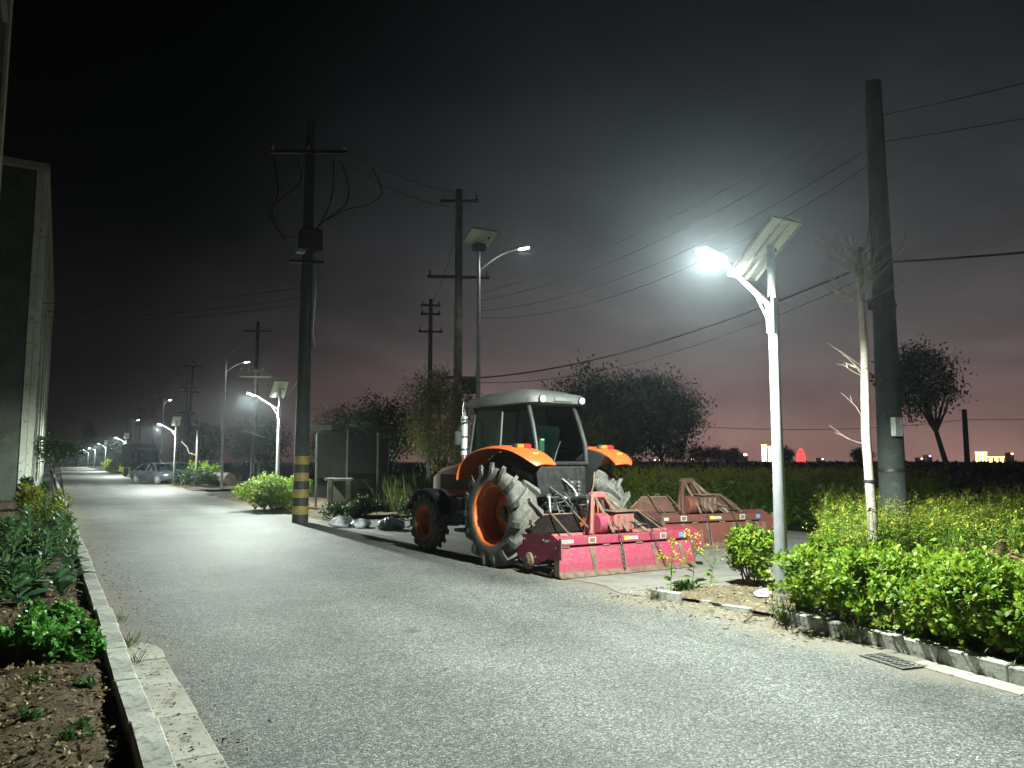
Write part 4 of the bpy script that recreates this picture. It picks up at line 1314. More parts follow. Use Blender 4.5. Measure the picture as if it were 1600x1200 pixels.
# ------------------------------------------------------------------ vegetation
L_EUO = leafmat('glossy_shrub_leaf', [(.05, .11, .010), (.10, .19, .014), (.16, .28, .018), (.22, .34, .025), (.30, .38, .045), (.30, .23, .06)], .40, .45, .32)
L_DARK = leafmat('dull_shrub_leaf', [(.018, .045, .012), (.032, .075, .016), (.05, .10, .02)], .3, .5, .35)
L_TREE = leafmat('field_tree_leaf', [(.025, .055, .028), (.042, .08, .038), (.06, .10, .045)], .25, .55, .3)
L_DRY = leafmat('half_dry_leaf', [(.07, .11, .035), (.13, .16, .05), (.20, .19, .07), (.28, .16, .06)], .3, .6, .3)
L_CONIF = leafmat('conifer_leaf', [(.010, .018, .010), (.018, .028, .013)], .1, .6, .3)
L_YELG = leafmat('yellow_green_leaf', [(.06, .12, .012), (.14, .20, .02), (.24, .26, .03), (.30, .27, .04)], .4, .45, .4)
L_BLUE = leafmat('broad_blue_green_leaf', [(.055, .13, .055), (.08, .17, .07), (.11, .20, .08)], .3, .5, .35)
L_RAPE = leafmat('rape_leaf', [(.08, .17, .02), (.13, .24, .03), (.20, .30, .04)], .35, .5, .3)
L_FLOW = leafmat('rape_flower', [(.32, .33, .035), (.44, .42, .045), (.26, .32, .05)], .35, .6, .3)
L_RED = leafmat('dry_reddish_stalk', [(.16, .08, .06), (.24, .13, .09), (.28, .20, .13), (.20, .04, .04)], .2, .7, .3)
L_GRASS = leafmat('grass_blade', [(.05, .09, .02), (.09, .13, .03), (.20, .19, .08)], .3, .6, .3)
M_STEM = mat('green_stem', (.09, .13, .04), (.12, .12, .05), rough=.7)
M_TWIG = mat('shrub_twig', (.11, .085, .055), (.07, .055, .035), rough=.85)
M_BARK = mat('tree_bark', (.10, .085, .065), (.06, .05, .04), rough=.9, scale=6, bump=.5, bscale=25)
M_PALEBARK = mat('pale_sapling_bark', (.28, .26, .20), (.20, .18, .14), rough=.75, scale=7, bump=.25, bscale=30, grime=.35, gcol=(.12, .10, .07))


def shoots(pos, axis, per, size, spread=.06):
    """whorls of leaves round shoot tips"""
    n = len(pos)
    axis = unit(axis)
    P = np.repeat(pos, per, 0)
    A = np.repeat(axis, per, 0)
    rad = rdir(n * per)
    rad = unit(rad - A * np.sum(rad * A, 1, keepdims=True))
    t = rng.random((n * per, 1))
    base = P - A * spread * 1.3 * t + rad * .006
    D = A * (.95 - .75 * t) + rad * (.45 + .5 * t)
    N = A * .9 - rad * .4 + rng.normal(0, .25, (n * per, 3))
    sz = size * rng.uniform(.42, 1.25, n * per)
    tint = np.clip(np.repeat(rng.random(n), per) * .55 + rng.random(n * per) * .32 + (1 - t[:, 0]) * .12 - .06, 0, 1)
    tint = np.where(rng.random(n * per) < .025, 1.0, tint)
    return base, D, sz, N, tint


def shrub(name, loc, label, rx, ry, h, nsh, leafmat_, size=.045, per=8, seed=1, stems=8, group=None, lobes=7, width=.55, cat='shrub', boxy=False, z0=0.0):
    r = random.Random(seed)
    q = np.random.default_rng(seed)
    root = tag(empty(name, loc), label, cat, group)
    # uneven outline: several overlapping lobes
    L = []
    for k in range(lobes):
        if boxy:
            cx, cy = q.uniform(-rx, rx) * .9, q.uniform(-ry, ry) * .75
            L.append((cx, cy, h * q.uniform(.34, .58), rx * q.uniform(.20, .30) + .12, ry * q.uniform(.12, .24) + .1, h * q.uniform(.34, .48)))
        else:
            a = q.uniform(0, 6.28)
            rr_ = q.uniform(.15, .80)
            sz_ = q.uniform(.55, 1.1)
            L.append((math.cos(a) * rx * rr_, math.sin(a) * ry * rr_, h * q.uniform(.20, .72 - .30 * rr_), rx * q.uniform(.30, .48) * sz_, ry * q.uniform(.30, .48) * sz_, h * q.uniform(.24, .40) * sz_))
    L = np.array(L)
    k = q.integers(0, len(L), nsh)
    d = q.normal(size=(nsh, 3))
    d /= np.linalg.norm(d, axis=1, keepdims=True)
    d[:, 2] = np.where(d[:, 2] < -.75, -d[:, 2], d[:, 2])
    rad = q.uniform(.55, 1.08, (nsh, 1))
    pos = L[k, :3] + d * L[k, 3:] * rad
    pos[:, 2] = np.maximum(pos[:, 2], .05)
    ax = d + np.array([0, 0, .75]) + q.normal(0, .3, (nsh, 3))
    b_, D, sz, N, tint = shoots(pos, ax, per, size, size * 1.3)
    fo = link('foliage', leaf_mesh('foliage', b_, D, sz, width, .12, N, tint), leafmat_, root)
    fo['kind'] = 'stuff'
    for i in range(stems):
        l_ = L[i % len(L)]
        tip = Vector((l_[0] + r.uniform(-.5, .5) * l_[3], l_[1] + r.uniform(-.5, .5) * l_[4], l_[2] + l_[5] * r.uniform(.1, .7)))
        b0 = Vector((tip.x * .45 + r.uniform(-.06, .06), tip.y * .45 + r.uniform(-.06, .06), -.05 - z0))
        if boxy: b0 = Vector((tip.x * .95 + r.uniform(-.06, .06), tip.y * .7, -.05 - z0))
        mid = b0.lerp(tip, .5) + Vector((r.uniform(-.06, .06), r.uniform(-.06, .06), .03))
        sc_ = max(1.0, h)
        MB().tube([b0, mid, tip], [.012 * sc_, .009 * sc_, .004 * sc_], 6).build('stem', M_TWIG, root, smooth=True)
    return root


# clipped evergreen shrubs behind the right kerb
shrub('evergreen_hedge', (6.88, 3.75, .06), 'bright green glossy-leaved hedge filling the bed behind the right kerb', .74, 1.8, .76, 11500, L_EUO, .062, 8, 21, 22, lobes=80, cat='hedge', boxy=True)
shrub('evergreen_hedge', (7.9, 2.55, .08), 'deeper part of the glossy hedge by the right edge of the photo', .85, 1.9, .74, 6000, L_EUO, .062, 8, 22, 10, lobes=30, cat='hedge', boxy=True)
shrub('evergreen_shrub', (7.62, 7.0, .05), 'small loose evergreen shrub left of the near lamp pole', .48, .44, .90, 900, L_EUO, .055, 7, 23, 9, lobes=8)
shrub('evergreen_shrub', (8.75, 6.45, .08), 'evergreen shrub at the foot of the bare sapling', .85, .55, .82, 1700, L_EUO, .055, 7, 24, 9, lobes=10)
shrub('evergreen_shrub', (6.95, 5.62, .06), 'low tuft of evergreen shoots round the near lamp base', .42, .36, .62, 900, L_EUO, .055, 8, 25, 6, lobes=6)
shrub('evergreen_shrub', (6.52, 5.32, .06), 'sprig of evergreen shoots at the kerb in front of the near lamp', .26, .26, .42, 520, L_EUO, .05, 8, 26, 5, lobes=6)
# shrubs along the far side
shrub('roadside_bush', (6.3, 25.6, .02), 'bright leafy bush at the second lamp beyond the striped pole', 1.6, 1.8, 1.4, 3000, L_EUO, .075, 7, 31, 8, lobes=12, group='bushes along the road')
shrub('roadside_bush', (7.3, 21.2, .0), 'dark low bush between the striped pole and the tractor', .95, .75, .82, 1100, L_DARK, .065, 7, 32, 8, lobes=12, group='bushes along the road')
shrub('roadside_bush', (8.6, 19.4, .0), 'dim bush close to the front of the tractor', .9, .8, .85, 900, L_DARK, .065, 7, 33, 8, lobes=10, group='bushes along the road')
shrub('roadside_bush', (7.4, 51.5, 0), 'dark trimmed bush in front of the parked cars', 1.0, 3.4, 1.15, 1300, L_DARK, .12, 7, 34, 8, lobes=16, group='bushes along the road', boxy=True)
shrub('roadside_bush', (8.3, 55.5, 0), 'lighter leafy bush beside the pollarded trunk', 1.4, 1.6, 1.9, 900, L_EUO, .13, 7, 35, 8, lobes=10, group='bushes along the road')
for i, (y, lb) in enumerate(((99, 'round green bush under the far street lamp, biggest of three'), (118, 'middle one of three round far bushes beside the road'), (141, 'farthest round green bush beside the road'))):
    shrub('roadside_bush', (6.9, y, 0), lb, 1.25, 1.6, 2.1, 520, L_EUO, .22, 6, 40 + i, 4, lobes=8, group='bushes along the road')

# ---- left bed plants
LEAFM = []
for sh in range(3):
    w = (.42, .34, .24)[sh]
    vs, fs = [], []
    prof = [(0, .05, 0), (.2, .55, .05), (.45, 1.0, .10), (.7, .85, .06), (.88, .5, -.02), (1.0, .04, -.10)]
    for i, (t, k, z) in enumerate(prof):
        wv = w * .5 * k
        rf_ = .018 * math.sin(i * 2.4 + sh)
        vs += [(-wv, t, z + .10 * k * w + rf_), (0, t, z - .012), (wv, t, z + .10 * k * w - rf_)]
    for i in range(5):
        o_ = i * 3
        fs += [(o_, o_ + 1, o_ + 4, o_ + 3), (o_ + 1, o_ + 2, o_ + 5, o_ + 4)]
    me = bpy.data.meshes.new('leaf')
    me.from_pydata(vs, [], fs)
    me.update()
    for p in me.polygons: p.use_smooth = True
    at = me.attributes.new('tint', 'FLOAT', 'FACE')
    at.data.foreach_set('value', np.full(len(fs), .2 + .35 * sh, dtype=np.float32))
    me.materials.append(L_BLUE)
    LEAFM.append(me)


def broad_plant(loc, label, h, nl, ll, seed, flower=False, name='broad_leaf_plant'):
    r = random.Random(seed)
    root = tag(empty(name, loc), label, 'plant', 'broad-leaved plants in the left bed')
    lean = (r.uniform(-.08, .08), r.uniform(-.08, .08))
    MB().tube([(0, 0, -.05), (lean[0] * .5, lean[1] * .5, h * .5), (lean[0], lean[1], h)], [.012, .009, .005], 6).build('stem', M_STEM, root, smooth=True)
    for i in range(nl):
        t = (i + .5) / nl
        o = bpy.data.objects.new('leaf', LEAFM[r.randrange(3)])
        COL.objects.link(o)
        o.parent = root
        s_ = ll * (1.1 - .55 * t) * r.uniform(.75, 1.2)
        o.location = (lean[0] * t, lean[1] * t, .04 + h * t * .92)
        o.rotation_euler = (R(r.uniform(-8, 25) + 42 * t), R(r.uniform(-20, 20)), i * 2.4 + r.uniform(-.3, .3))
        o.scale = (s_, s_, s_)
    if flower:
        k = 26
        a = rng.normal(size=(k, 3)) * np.array([.05, .05, .05]) + np.array([lean[0], lean[1], h + .04])
        f = link('flower_head', leaf_mesh('flower_head', a, rdir(k) + np.array([0, 0, .5]), .028, .9, .1), L_FLOW, root)
        f['kind'] = 'stuff'
    return root


for i, (x, y, h, nl, ll, fl, lb) in enumerate((
        (-.60, 10.6, .50, 24, .24, 0, 'leafy plant at the left edge level with the strap-leaved rosette'),
        (-.72, 13.9, .66, 26, .26, 0, 'leafy plant at the left edge behind the tallest bluish one'),
        (-.20, 14.2, .58, 26, .24, 0, 'leafy plant in the middle of the left bed behind the bluish ones'),
        (-.05, 16.9, .60, 24, .22, 1, 'flowering plant by the kerb in the far half of the left bed'),
        (-.55, 16.6, .66, 24, .24, 0, 'leafy plant left of the flowering one in the far bed'),
        (.10, 11.6, .30, 20, .22, 0, 'low leafy plant against the kerb in the middle of the bed'),
        (-.42, 9.9, .42, 20, .24, 0, 'dark broad-leaved plant at the left edge behind the curly greens'),
        (-.02, 10.3, .24, 16, .27, 0, 'strap-leaved rosette lying near the kerb behind the curly greens'),
        (-.62, 12.4, .62, 24, .24, 0, 'tall bluish broad-leaved plant at the left edge of the photo'),
        (-.25, 12.7, .50, 22, .24, 0, 'bluish broad-leaved plant halfway along the left bed'),
        (.04, 13.3, .46, 20, .22, 0, 'bluish broad-leaved plant leaning over the left kerb'),
        (-.5, 15.2, .70, 24, .24, 1, 'tall broad-leaved plant with a few yellow flowers in the left bed'),
        (.0, 15.8, .52, 20, .22, 0, 'broad-leaved plant just before the end of the visible kerb'),
        (-.28, 17.4, .80, 24, .24, 1, 'flowering broad-leaved plant in front of the yellow-green shrub'),
        (-.75, 18.2, .60, 20, .24, 0, 'broad-leaved plant by the left edge before the yellow-green shrub'),
        (-.40, 11.1, .34, 18, .22, 0, 'short broad-leaved plant between the dark and the bluish ones'))):
    broad_plant((x + .13, y, .02), lb, h * 1.1, nl + 8, ll * 1.15, 60 + i, fl)
L_BED = leafmat('bed_clump_leaf', [(.05, .11, .045), (.075, .16, .05), (.10, .20, .05), (.15, .24, .05)], .35, .5, .35)
L_CURL = leafmat('curly_green_leaf', [(.06, .19, .03), (.10, .28, .045), (.16, .36, .07)], .35, .4, .45)
shrub('curly_green_plant', (-.16, 7.45, .02), 'bright curly-leaved green plant at the left edge, nearest the camera', .38, .46, .40, 820, L_CURL, .05, 9, 71, 5, lobes=9, width=.75, cat='plant')
shrub('curly_green_plant', (.17, 7.05, .02), 'curly-leaved green plant beside the kerb, nearest the camera', .26, .32, .34, 560, L_CURL, .048, 9, 72, 5, lobes=7, width=.75, cat='plant')
shrub('curly_green_plant', (.02, 8.35, .02), 'dimmer curly-leaved green plant behind the bright ones', .40, .40, .36, 620, L_CURL, .045, 9, 73, 5, lobes=7, width=.75, cat='plant')
for i, (x, y, rx_, h_, lb) in enumerate(((-.42, 10.7, .36, .55, 'full green leafy clump at the left edge behind the curly greens'), (-.28, 13.3, .42, .72, 'full green leafy clump halfway along the left bed'), (-.62, 15.9, .5, .85, 'full green leafy clump at the left edge in the far bed'), (-.02, 18.4, .4, .8, 'full green leafy clump by the kerb before the yellow-green shrub'), (.05, 14.9, .3, .5, 'low green leafy clump touching the left kerb'))):
    shrub('leafy_clump', (x, y, .02), lb, rx_, rx_ * 1.2, h_, 520, L_BED, .075, 7, 300 + i, 5, lobes=8, width=.42, cat='plant', group='leafy clumps in the left bed')
shrub('yellow_green_shrub', (-.42, 21.2, .0), 'yellow-green leafy shrub at the left kerb before the building', .60, 1.0, 1.22, 1100, L_YELG, .10, 7, 74, 8, lobes=11, width=.32)
shrub('kerbside_weeds', (.12, 18.6, .0), 'scraggly green weeds spilling over the left kerb', .22, 1.5, .42, 420, L_RAPE, .07, 6, 75, 4, lobes=9, width=.3, cat='weeds')
shrub('roadside_bush', (-.6, 29.0, .0), 'dull green bush beyond the yellow-green shrub', .55, 1.4, 1.3, 520, L_DARK, .13, 6, 76, 5, lobes=8, group='bushes along the road')


def grass_tuft(loc, label, n, rad, h, seed, m=L_GRASS):
    q = np.random.default_rng(seed)
    P = np.stack([q.normal(0, rad * .4, n), q.normal(0, rad * .4, n), np.full(n, -.01)], 1)
    D = np.stack([q.normal(0, .35, n), q.normal(0, .35, n), q.uniform(.7, 1.2, n)], 1)
    V, F = leaf_arrays(P, D, h * q.uniform(.5, 1.1, n), .06, .35)
    o = link('grass_tuft', tri_mesh('grass_tuft', V, F, np.repeat(q.random(n), 4)), m)
    o.location = loc
    return tag(o, label, 'grass', 'grass tufts')


for i, (x, y, n_, rd, h_, lb) in enumerate(((.60, 7.5, 60, .10, .13, 'grass tuft in the gutter where the slabs end'), (.58, 8.6, 40, .08, .12, 'grass tuft against the left kerb beyond the slabs'),
                                           (.60, 6.9, 40, .07, .10, 'grass tuft growing in the gutter joint'), (-.1, 6.3, 60, .12, .14, 'grass tuft in the bare left bed'),
                                           (6.05, 6.98, 110, .12, .14, 'grass tuft at the broken end of the right kerb'), (6.9, 6.55, 140, .25, .10, 'flattened grass on the bare verge by the lamp'),
                                           (6.24, 5.35, 90, .12, .22, 'dry grass tuft hanging over the right kerb near the lamp'), (6.2, 4.5, 60, .1, .2, 'dry grass tuft hanging over the kerb by the drain'))):
    grass_tuft((x, y, .02), lb, n_, rd, h_, 80 + i)

for i, (x, y, h_, lb) in enumerate(((-.10, 5.6, .10, 'tiny weed in the bare soil nearest the camera'), (.16, 5.15, .09, 'tiny weed in the soil beside the kerb near the camera'), (-.02, 6.35, .12, 'small weed in the soil before the curly plants'), (.24, 6.1, .10, 'small weed against the kerb before the curly plants'))):
    shrub('small_weed', (x, y, .04), lb, .10, .10, h_, 34, L_BED, .045, 6, 320 + i, 2, lobes=4, width=.4, cat='weed', group='small weeds in the left soil')

# ---- rape plants
def rape_arrays(q, h, lean, flower=1.0, nleaf=14, nfl=26, branches=4, ls=.10, fs=.022):
    V, F, T, MI = [], [], [], []
    off = 0

    def put(v, f, t, mi):
        nonlocal off
        V.append(v)
        F.append(f + off)
        T.append(t)
        MI.append(np.full(len(f), mi))
        off += len(v)
    top = np.array([lean[0], lean[1], h])
    tips = [top]
    for b in range(branches):
        t = q.uniform(.35, .8)
        a = q.uniform(0, 6.28)
        tips.append(top * t + np.array([math.cos(a) * h * .22, math.sin(a) * h * .22, h * q.uniform(.16, .34)]))
    for k, tp in enumerate(tips):
        b0 = np.zeros(3) if k == 0 else top * np.clip(tp[2] / h - .3, .1, .8)
        w = .005 if k == 0 else .003
        v = np.array([b0 + [w, 0, 0], b0 + [-w * .5, w, 0], b0 + [-w * .5, -w, 0], tp + [w * .5, 0, 0], tp + [-w * .3, w * .5, 0], tp + [-w * .3, -w * .5, 0]])
        f = np.array([[0, 1, 4], [0, 4, 3], [1, 2, 5], [1, 5, 4], [2, 0, 3], [2, 3, 5]])
        put(v, f, np.full(6, .3), 0)
        m = max(3, int(nfl * (1.0 if k == 0 else .6) * flower))
        P = tp + np.stack([q.normal(0, .022, m), q.normal(0, .022, m), q.normal(-.01, .03, m)], 1)
        D = q.normal(size=(m, 3)) + np.array([0, 0, .4])
        v, f = leaf_arrays(P, D, fs * q.uniform(.6, 1.2, m), .9, .1)
        put(v, f, np.repeat(q.random(m), 4), 1)
    t = q.random((nleaf, 1)) * .85
    P = top * t
    a = q.uniform(0, 6.28, nleaf)
    D = np.stack([np.cos(a), np.sin(a), q.uniform(-.1, .7, nleaf)], 1)
    v, f = leaf_arrays(P, D, ls * (1.25 - t[:, 0]) * q.uniform(.6, 1.2, nleaf) * 1.4, .32, .3)
    put(v, f, np.repeat(q.random(nleaf), 4), 0)
    return np.concatenate(V), np.concatenate(F), np.concatenate(T), np.concatenate(MI)


def rape_mass(name, label, xy, hs, seed, flower=1.0, **kw):
    q = np.random.default_rng(seed)
    protos = [rape_arrays(q, 1.0, q.normal(0, .08, 2), flower, **kw) for _ in range(10)]
    V, F, T, MI = [], [], [], []
    off = 0
    for (x, y, z), h in zip(xy, hs):
        v, f, t, mi = protos[q.integers(10)]
        a = q.uniform(0, 6.28)
        rot = np.array([[math.cos(a), -math.sin(a), 0], [math.sin(a), math.cos(a), 0], [0, 0, 1]])
        V.append(v @ rot.T * np.array([h ** .5, h ** .5, h]) + np.array([x, y, z]))
        F.append(f + off)
        off += len(v)
        T.append(np.clip(t + q.normal(0, .12), 0, 1))
        MI.append(mi)
    me = tri_mesh(name, np.concatenate(V), np.concatenate(F), np.concatenate(T), np.concatenate(MI))
    o = link(name, me, [L_RAPE, L_FLOW])
    return tag(o, label, kind='stuff')


n = 1500
d_ = 9.2 + 9.5 * rng.random(n) ** 1.25
u_ = rng.uniform(.40, .80, n) * d_
fx_, fy_ = math.sin(R(30.4)), math.cos(R(30.4))
X = d_ * fx_ + u_ * fy_
Y = d_ * fy_ - u_ * fx_
rape_mass('rape_field', 'flowering yellow rape plants in the field behind the hedge', np.stack([X, Y, np.full(n, .0)], 1), rng.uniform(.5, 1.0, n) + (d_ - 9.4) * .012, 5, .36, nleaf=44, ls=.12)
n = 1100
t = rng.random(n)
X = 12.6 + 7.5 * t + rng.normal(0, .7, n)
Y = 16.4 - 4.4 * t + rng.uniform(-.6, 2.2, n)
rape_mass('rape_row', 'dense row of rape plants along the back of the apron', np.stack([X, Y, np.full(n, -.02)], 1), rng.uniform(1.0, 1.42, n), 6, .5, nleaf=50, ls=.14, fs=.03)
# bare reddish stalks in the bed
n = 1100
P = np.stack([rng.normal(9.1, .75, n), rng.normal(4.3, .75, n), rng.uniform(.1, .62, n)], 1)
o = link('dry_stalks', leaf_mesh('dry_stalks', P, rdir(n) + np.array([0, 0, .5]), rng.uniform(.06, .22, n), .14, .3), L_RED)
tag(o, 'dry reddish stalks behind the glossy hedge', kind='stuff')
# tall weeds with yellow heads at the apron corner, one object each
for i, (x, y, h, ln, lb) in enumerate(((6.28, 7.02, .62, (.05, .0), 'thin flowering weed nearest the road at the apron corner'), (6.62, 7.02, .66, (.06, -.03), 'branching weed with yellow heads at the apron corner'),
                                      (6.86, 6.98, .50, (.12, -.02), 'dry seeded weed beside the yellow-headed ones'), (9.2, 5.35, .95, (.02, .05), 'lone tall rape plant just right of the sapling trunk'), (8.35, 5.75, .98, (-.05, .0), 'lone tall rape plant just left of the sapling trunk'))):
    q = np.random.default_rng(200 + i)
    v, f, t, mi = rape_arrays(q, h, ln, 1.0 if i != 2 else .35, 12, 26, 5, .11, .030)
    o = link('flowering_weed', tri_mesh('flowering_weed', v, f, t, mi), [L_RAPE, L_FLOW])
    o.location = (x, y, .03)
    tag(o, lb, 'weed', 'flowering weeds')
shrub('weed_clump', (6.55, 6.98, .03), 'low leafy clump at the foot of the flowering weeds', .18, .15, .24, 90, L_DARK, .07, 6, 91, 3, lobes=5, cat='weed')


# ---- trees
def tree(name, loc, label, th, cc, cr_, ncl, per, size, lm, tr_, seed, bark=M_BARK, spread=.22, limbs=7, group='field and yard trees', width=.5):
    r = random.Random(seed)
    q = np.random.default_rng(seed)
    root = tag(empty(name, loc), label, 'tree', group)
    top = Vector((cc[0] * .5, cc[1] * .5, th))
    mid = Vector((cc[0] * .1 + r.uniform(-.08, .08), cc[1] * .1 + r.uniform(-.08, .08), th * .5))
    MB().tube([(0, 0, -.1), mid, top], [tr_, tr_ * .8, tr_ * .62], 10).build('trunk', bark, root, smooth=True)
    C = []
    for k in range(ncl):
        d = q.normal(size=3)
        d /= np.linalg.norm(d)
        C.append(np.array(cc) + d * np.array(cr_) * q.uniform(.25, 1.0) ** .6 * q.uniform(.8, 1.1))
    for k in range(limbs):
        c = Vector(C[k * len(C) // limbs])
        m = top.lerp(c, .5) + Vector((r.uniform(-.15, .15), r.uniform(-.15, .15), r.uniform(.0, .25)))
        MB().tube([top - Vector((0, 0, .1 * k / limbs)), m, c], [tr_ * .5, tr_ * .3, tr_ * .1], 6).build('limb', bark, root, smooth=True)
    C = np.array(C)
    P = np.repeat(C, per, 0) + q.normal(size=(ncl * per, 3)) * spread * np.array([1, 1, .8])
    D = q.normal(size=(ncl * per, 3)) + np.array([0, 0, -.2])
    cr2 = link('crown', leaf_mesh('crown', P, D, size * q.uniform(.6, 1.2, ncl * per), width, .2, None, np.clip(np.repeat(q.random(ncl), per) * .6 + q.random(ncl * per) * .4, 0, 1)), lm, root)
    cr2['kind'] = 'stuff'
    return root


tree('field_tree', (17.0, 18.9, 0), 'slender-trunked tree right of the tractor, over the rape row', 1.75, (-.5, .3, 3.15), (1.75, 1.4, 1.3), 230, 75, .12, L_TREE, .10, 101, spread=.26)
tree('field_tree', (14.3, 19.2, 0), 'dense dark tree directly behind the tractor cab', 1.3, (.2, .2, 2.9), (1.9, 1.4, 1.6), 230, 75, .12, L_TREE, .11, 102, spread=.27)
tree('field_tree', (12.4, 17.6, 0), 'drooping low tree beside the right rear wheel of the tractor', .7, (.2, 0, 1.75), (1.15, .8, 1.2), 90, 60, .10, L_DRY, .08, 103, spread=.2, width=.3)
tree('yard_tree', (8.75, 18.6, 0), 'half-dry upright tree between the pole and the tall lamp', 1.3, (-.1, 0, 2.75), (1.1, .85, 1.4), 240, 62, .085, L_DRY, .07, 104, spread=.17, width=.35)
tree('yard_tree', (10.6, 27.4, 0), 'dark rounded tree right of the small shelter', 1.2, (0, 0, 2.6), (1.4, 1.2, 1.4), 110, 60, .13, L_TREE, .11, 105, spread=.26)
tree('yard_tree', (11.9, 33.0, 0), 'dim tree showing above the shelter roof', 1.4, (0, 0, 2.7), (1.7, 1.4, 1.3), 80, 60, .16, L_TREE, .11, 106, spread=.3)
tree('field_tree', (25.0, 14.4, 0), 'lone dark tree with curved trunk in the field behind the broad pole', 2.6, (-.9, .4, 4.25), (1.35, 1.1, 1.2), 120, 62, .12, L_TREE, .11, 107, spread=.24)
tree('roadside_tree', (-.2, 42.5, 0), 'small spreading tree at the foot of the left building', 1.5, (.1, 0, 2.1), (1.15, 1.0, .6), 60, 40, .12, L_DARK, .07, 108, group='trees along the far road')
tree('roadside_tree', (-2.2, 96, 0), 'dark tree beyond the end of the left building', 1.6, (0, 0, 3.0), (2.2, 2.4, 1.8), 80, 50, .26, L_TREE, .14, 109, spread=.4, group='trees along the far road')
tree('roadside_tree', (-1.8, 140, 0), 'dark tree far down the left side of the road', 2.0, (0, 0, 4.0), (2.8, 3, 2.6), 80, 50, .34, L_TREE, .16, 110, spread=.5, group='trees along the far road')
tree('roadside_tree', (.5, 262, 0), 'dark tree closing off the far end of the road', 2.5, (0, 0, 4.5), (6, 3, 3.5), 120, 50, .6, L_TREE, .2, 111, spread=.9, group='trees along the far road')
tree('conifer', (6.9, 250, 0), 'tall pointed conifer at the far end of the road', 3.0, (0, 0, 6.5), (1.6, 1.6, 6.5), 170, 40, .6, L_CONIF, .25, 112, spread=.45, group='trees along the far road')
tree('roadside_tree', (14, 258, 0), 'dark spreading tree right of the far conifer', 2.5, (0, 0, 4.2), (5, 3, 3.2), 100, 50, .6, L_TREE, .2, 113, spread=.9, group='trees along the far road')
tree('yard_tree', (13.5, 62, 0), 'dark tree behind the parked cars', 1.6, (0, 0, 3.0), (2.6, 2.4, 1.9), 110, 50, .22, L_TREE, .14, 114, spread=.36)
tree('yard_tree', (14.5, 45, 0), 'dim brushy tree behind the pale awning', 1.4, (0, 0, 2.8), (2.4, 2.2, 1.9), 110, 50, .18, L_DRY, .12, 115, spread=.34)
tree('yard_tree', (12.6, 84, 0), 'dark tree rising behind the dark truck', 1.8, (0, 0, 3.4), (2.6, 2.6, 2.2), 90, 50, .26, L_TREE, .15, 116, spread=.42)
# small trees on the horizon
for i, (px, dd, hh, ww) in enumerate(((1055, 260, 8.5, 5.0), (1092, 270, 6.6, 4.4), (1120, 280, 6.4, 3.6), (1143, 275, 6.0, 2.6), (1226, 250, 6.0, 2.2), (1345, 240, 5.8, 3.0))):
    l_ = (px - 800) / 1200 * dd
    x, y = dd * fx_ + l_ * fy_, dd * fy_ - l_ * fx_
    tree('horizon_tree', (x, y, 0), ('largest rounded tree on the horizon right of the field tree trunk', 'second rounded horizon tree from the field tree trunk', 'third rounded horizon tree from the field tree trunk', 'fourth rounded horizon tree, left of the lit towers', 'horizon tree between the lamp pole and the red tower', 'small horizon tree left of the sapling')[i],
         hh * .25, (0, 0, hh * .58), (ww, ww, hh * .42), 60, 40, .7, L_TREE, .2, 130 + i, spread=.6, limbs=3, group='rounded trees on the horizon')
# low scrub line between field and horizon
n = 26000
dd = rng.uniform(55, 240, n)
ll_ = rng.uniform(-.05, .75, n) * dd
P = np.stack([dd * fx_ + ll_ * fy_, dd * fy_ - ll_ * fx_, rng.uniform(0, 1.25, n)], 1)
o = link('distant_scrub', leaf_mesh('distant_scrub', P, rdir(n) + np.array([0, 0, .6]), rng.uniform(.25, .6, n), .5, .2), L_TREE)
tag(o, 'dark low scrub along the far edge of the field', kind='stuff')
n = 2600
P = np.stack([rng.uniform(8.6, 12.5, n), rng.uniform(20.5, 25, n), np.zeros(n)], 1)
o = link('tall_grass', leaf_mesh('tall_grass', P, np.stack([rng.normal(0, .2, n), rng.normal(0, .2, n), np.ones(n)], 1), rng.uniform(.5, 1.35, n), .03, .2), L_GRASS)
tag(o, 'tall dim grass behind the tractor and shelter', kind='stuff')
n = 2200
P = np.stack([rng.uniform(9, 15.5, n), rng.uniform(14, 20, n), np.zeros(n)], 1)
o = link('tall_grass', leaf_mesh('tall_grass', P, np.stack([rng.normal(0, .3, n), rng.normal(0, .3, n), np.ones(n)], 1), rng.uniform(.3, 1.0, n), .05, .3), L_DRY)
tag(o, 'rough brush between the tillers and the trees', kind='stuff')

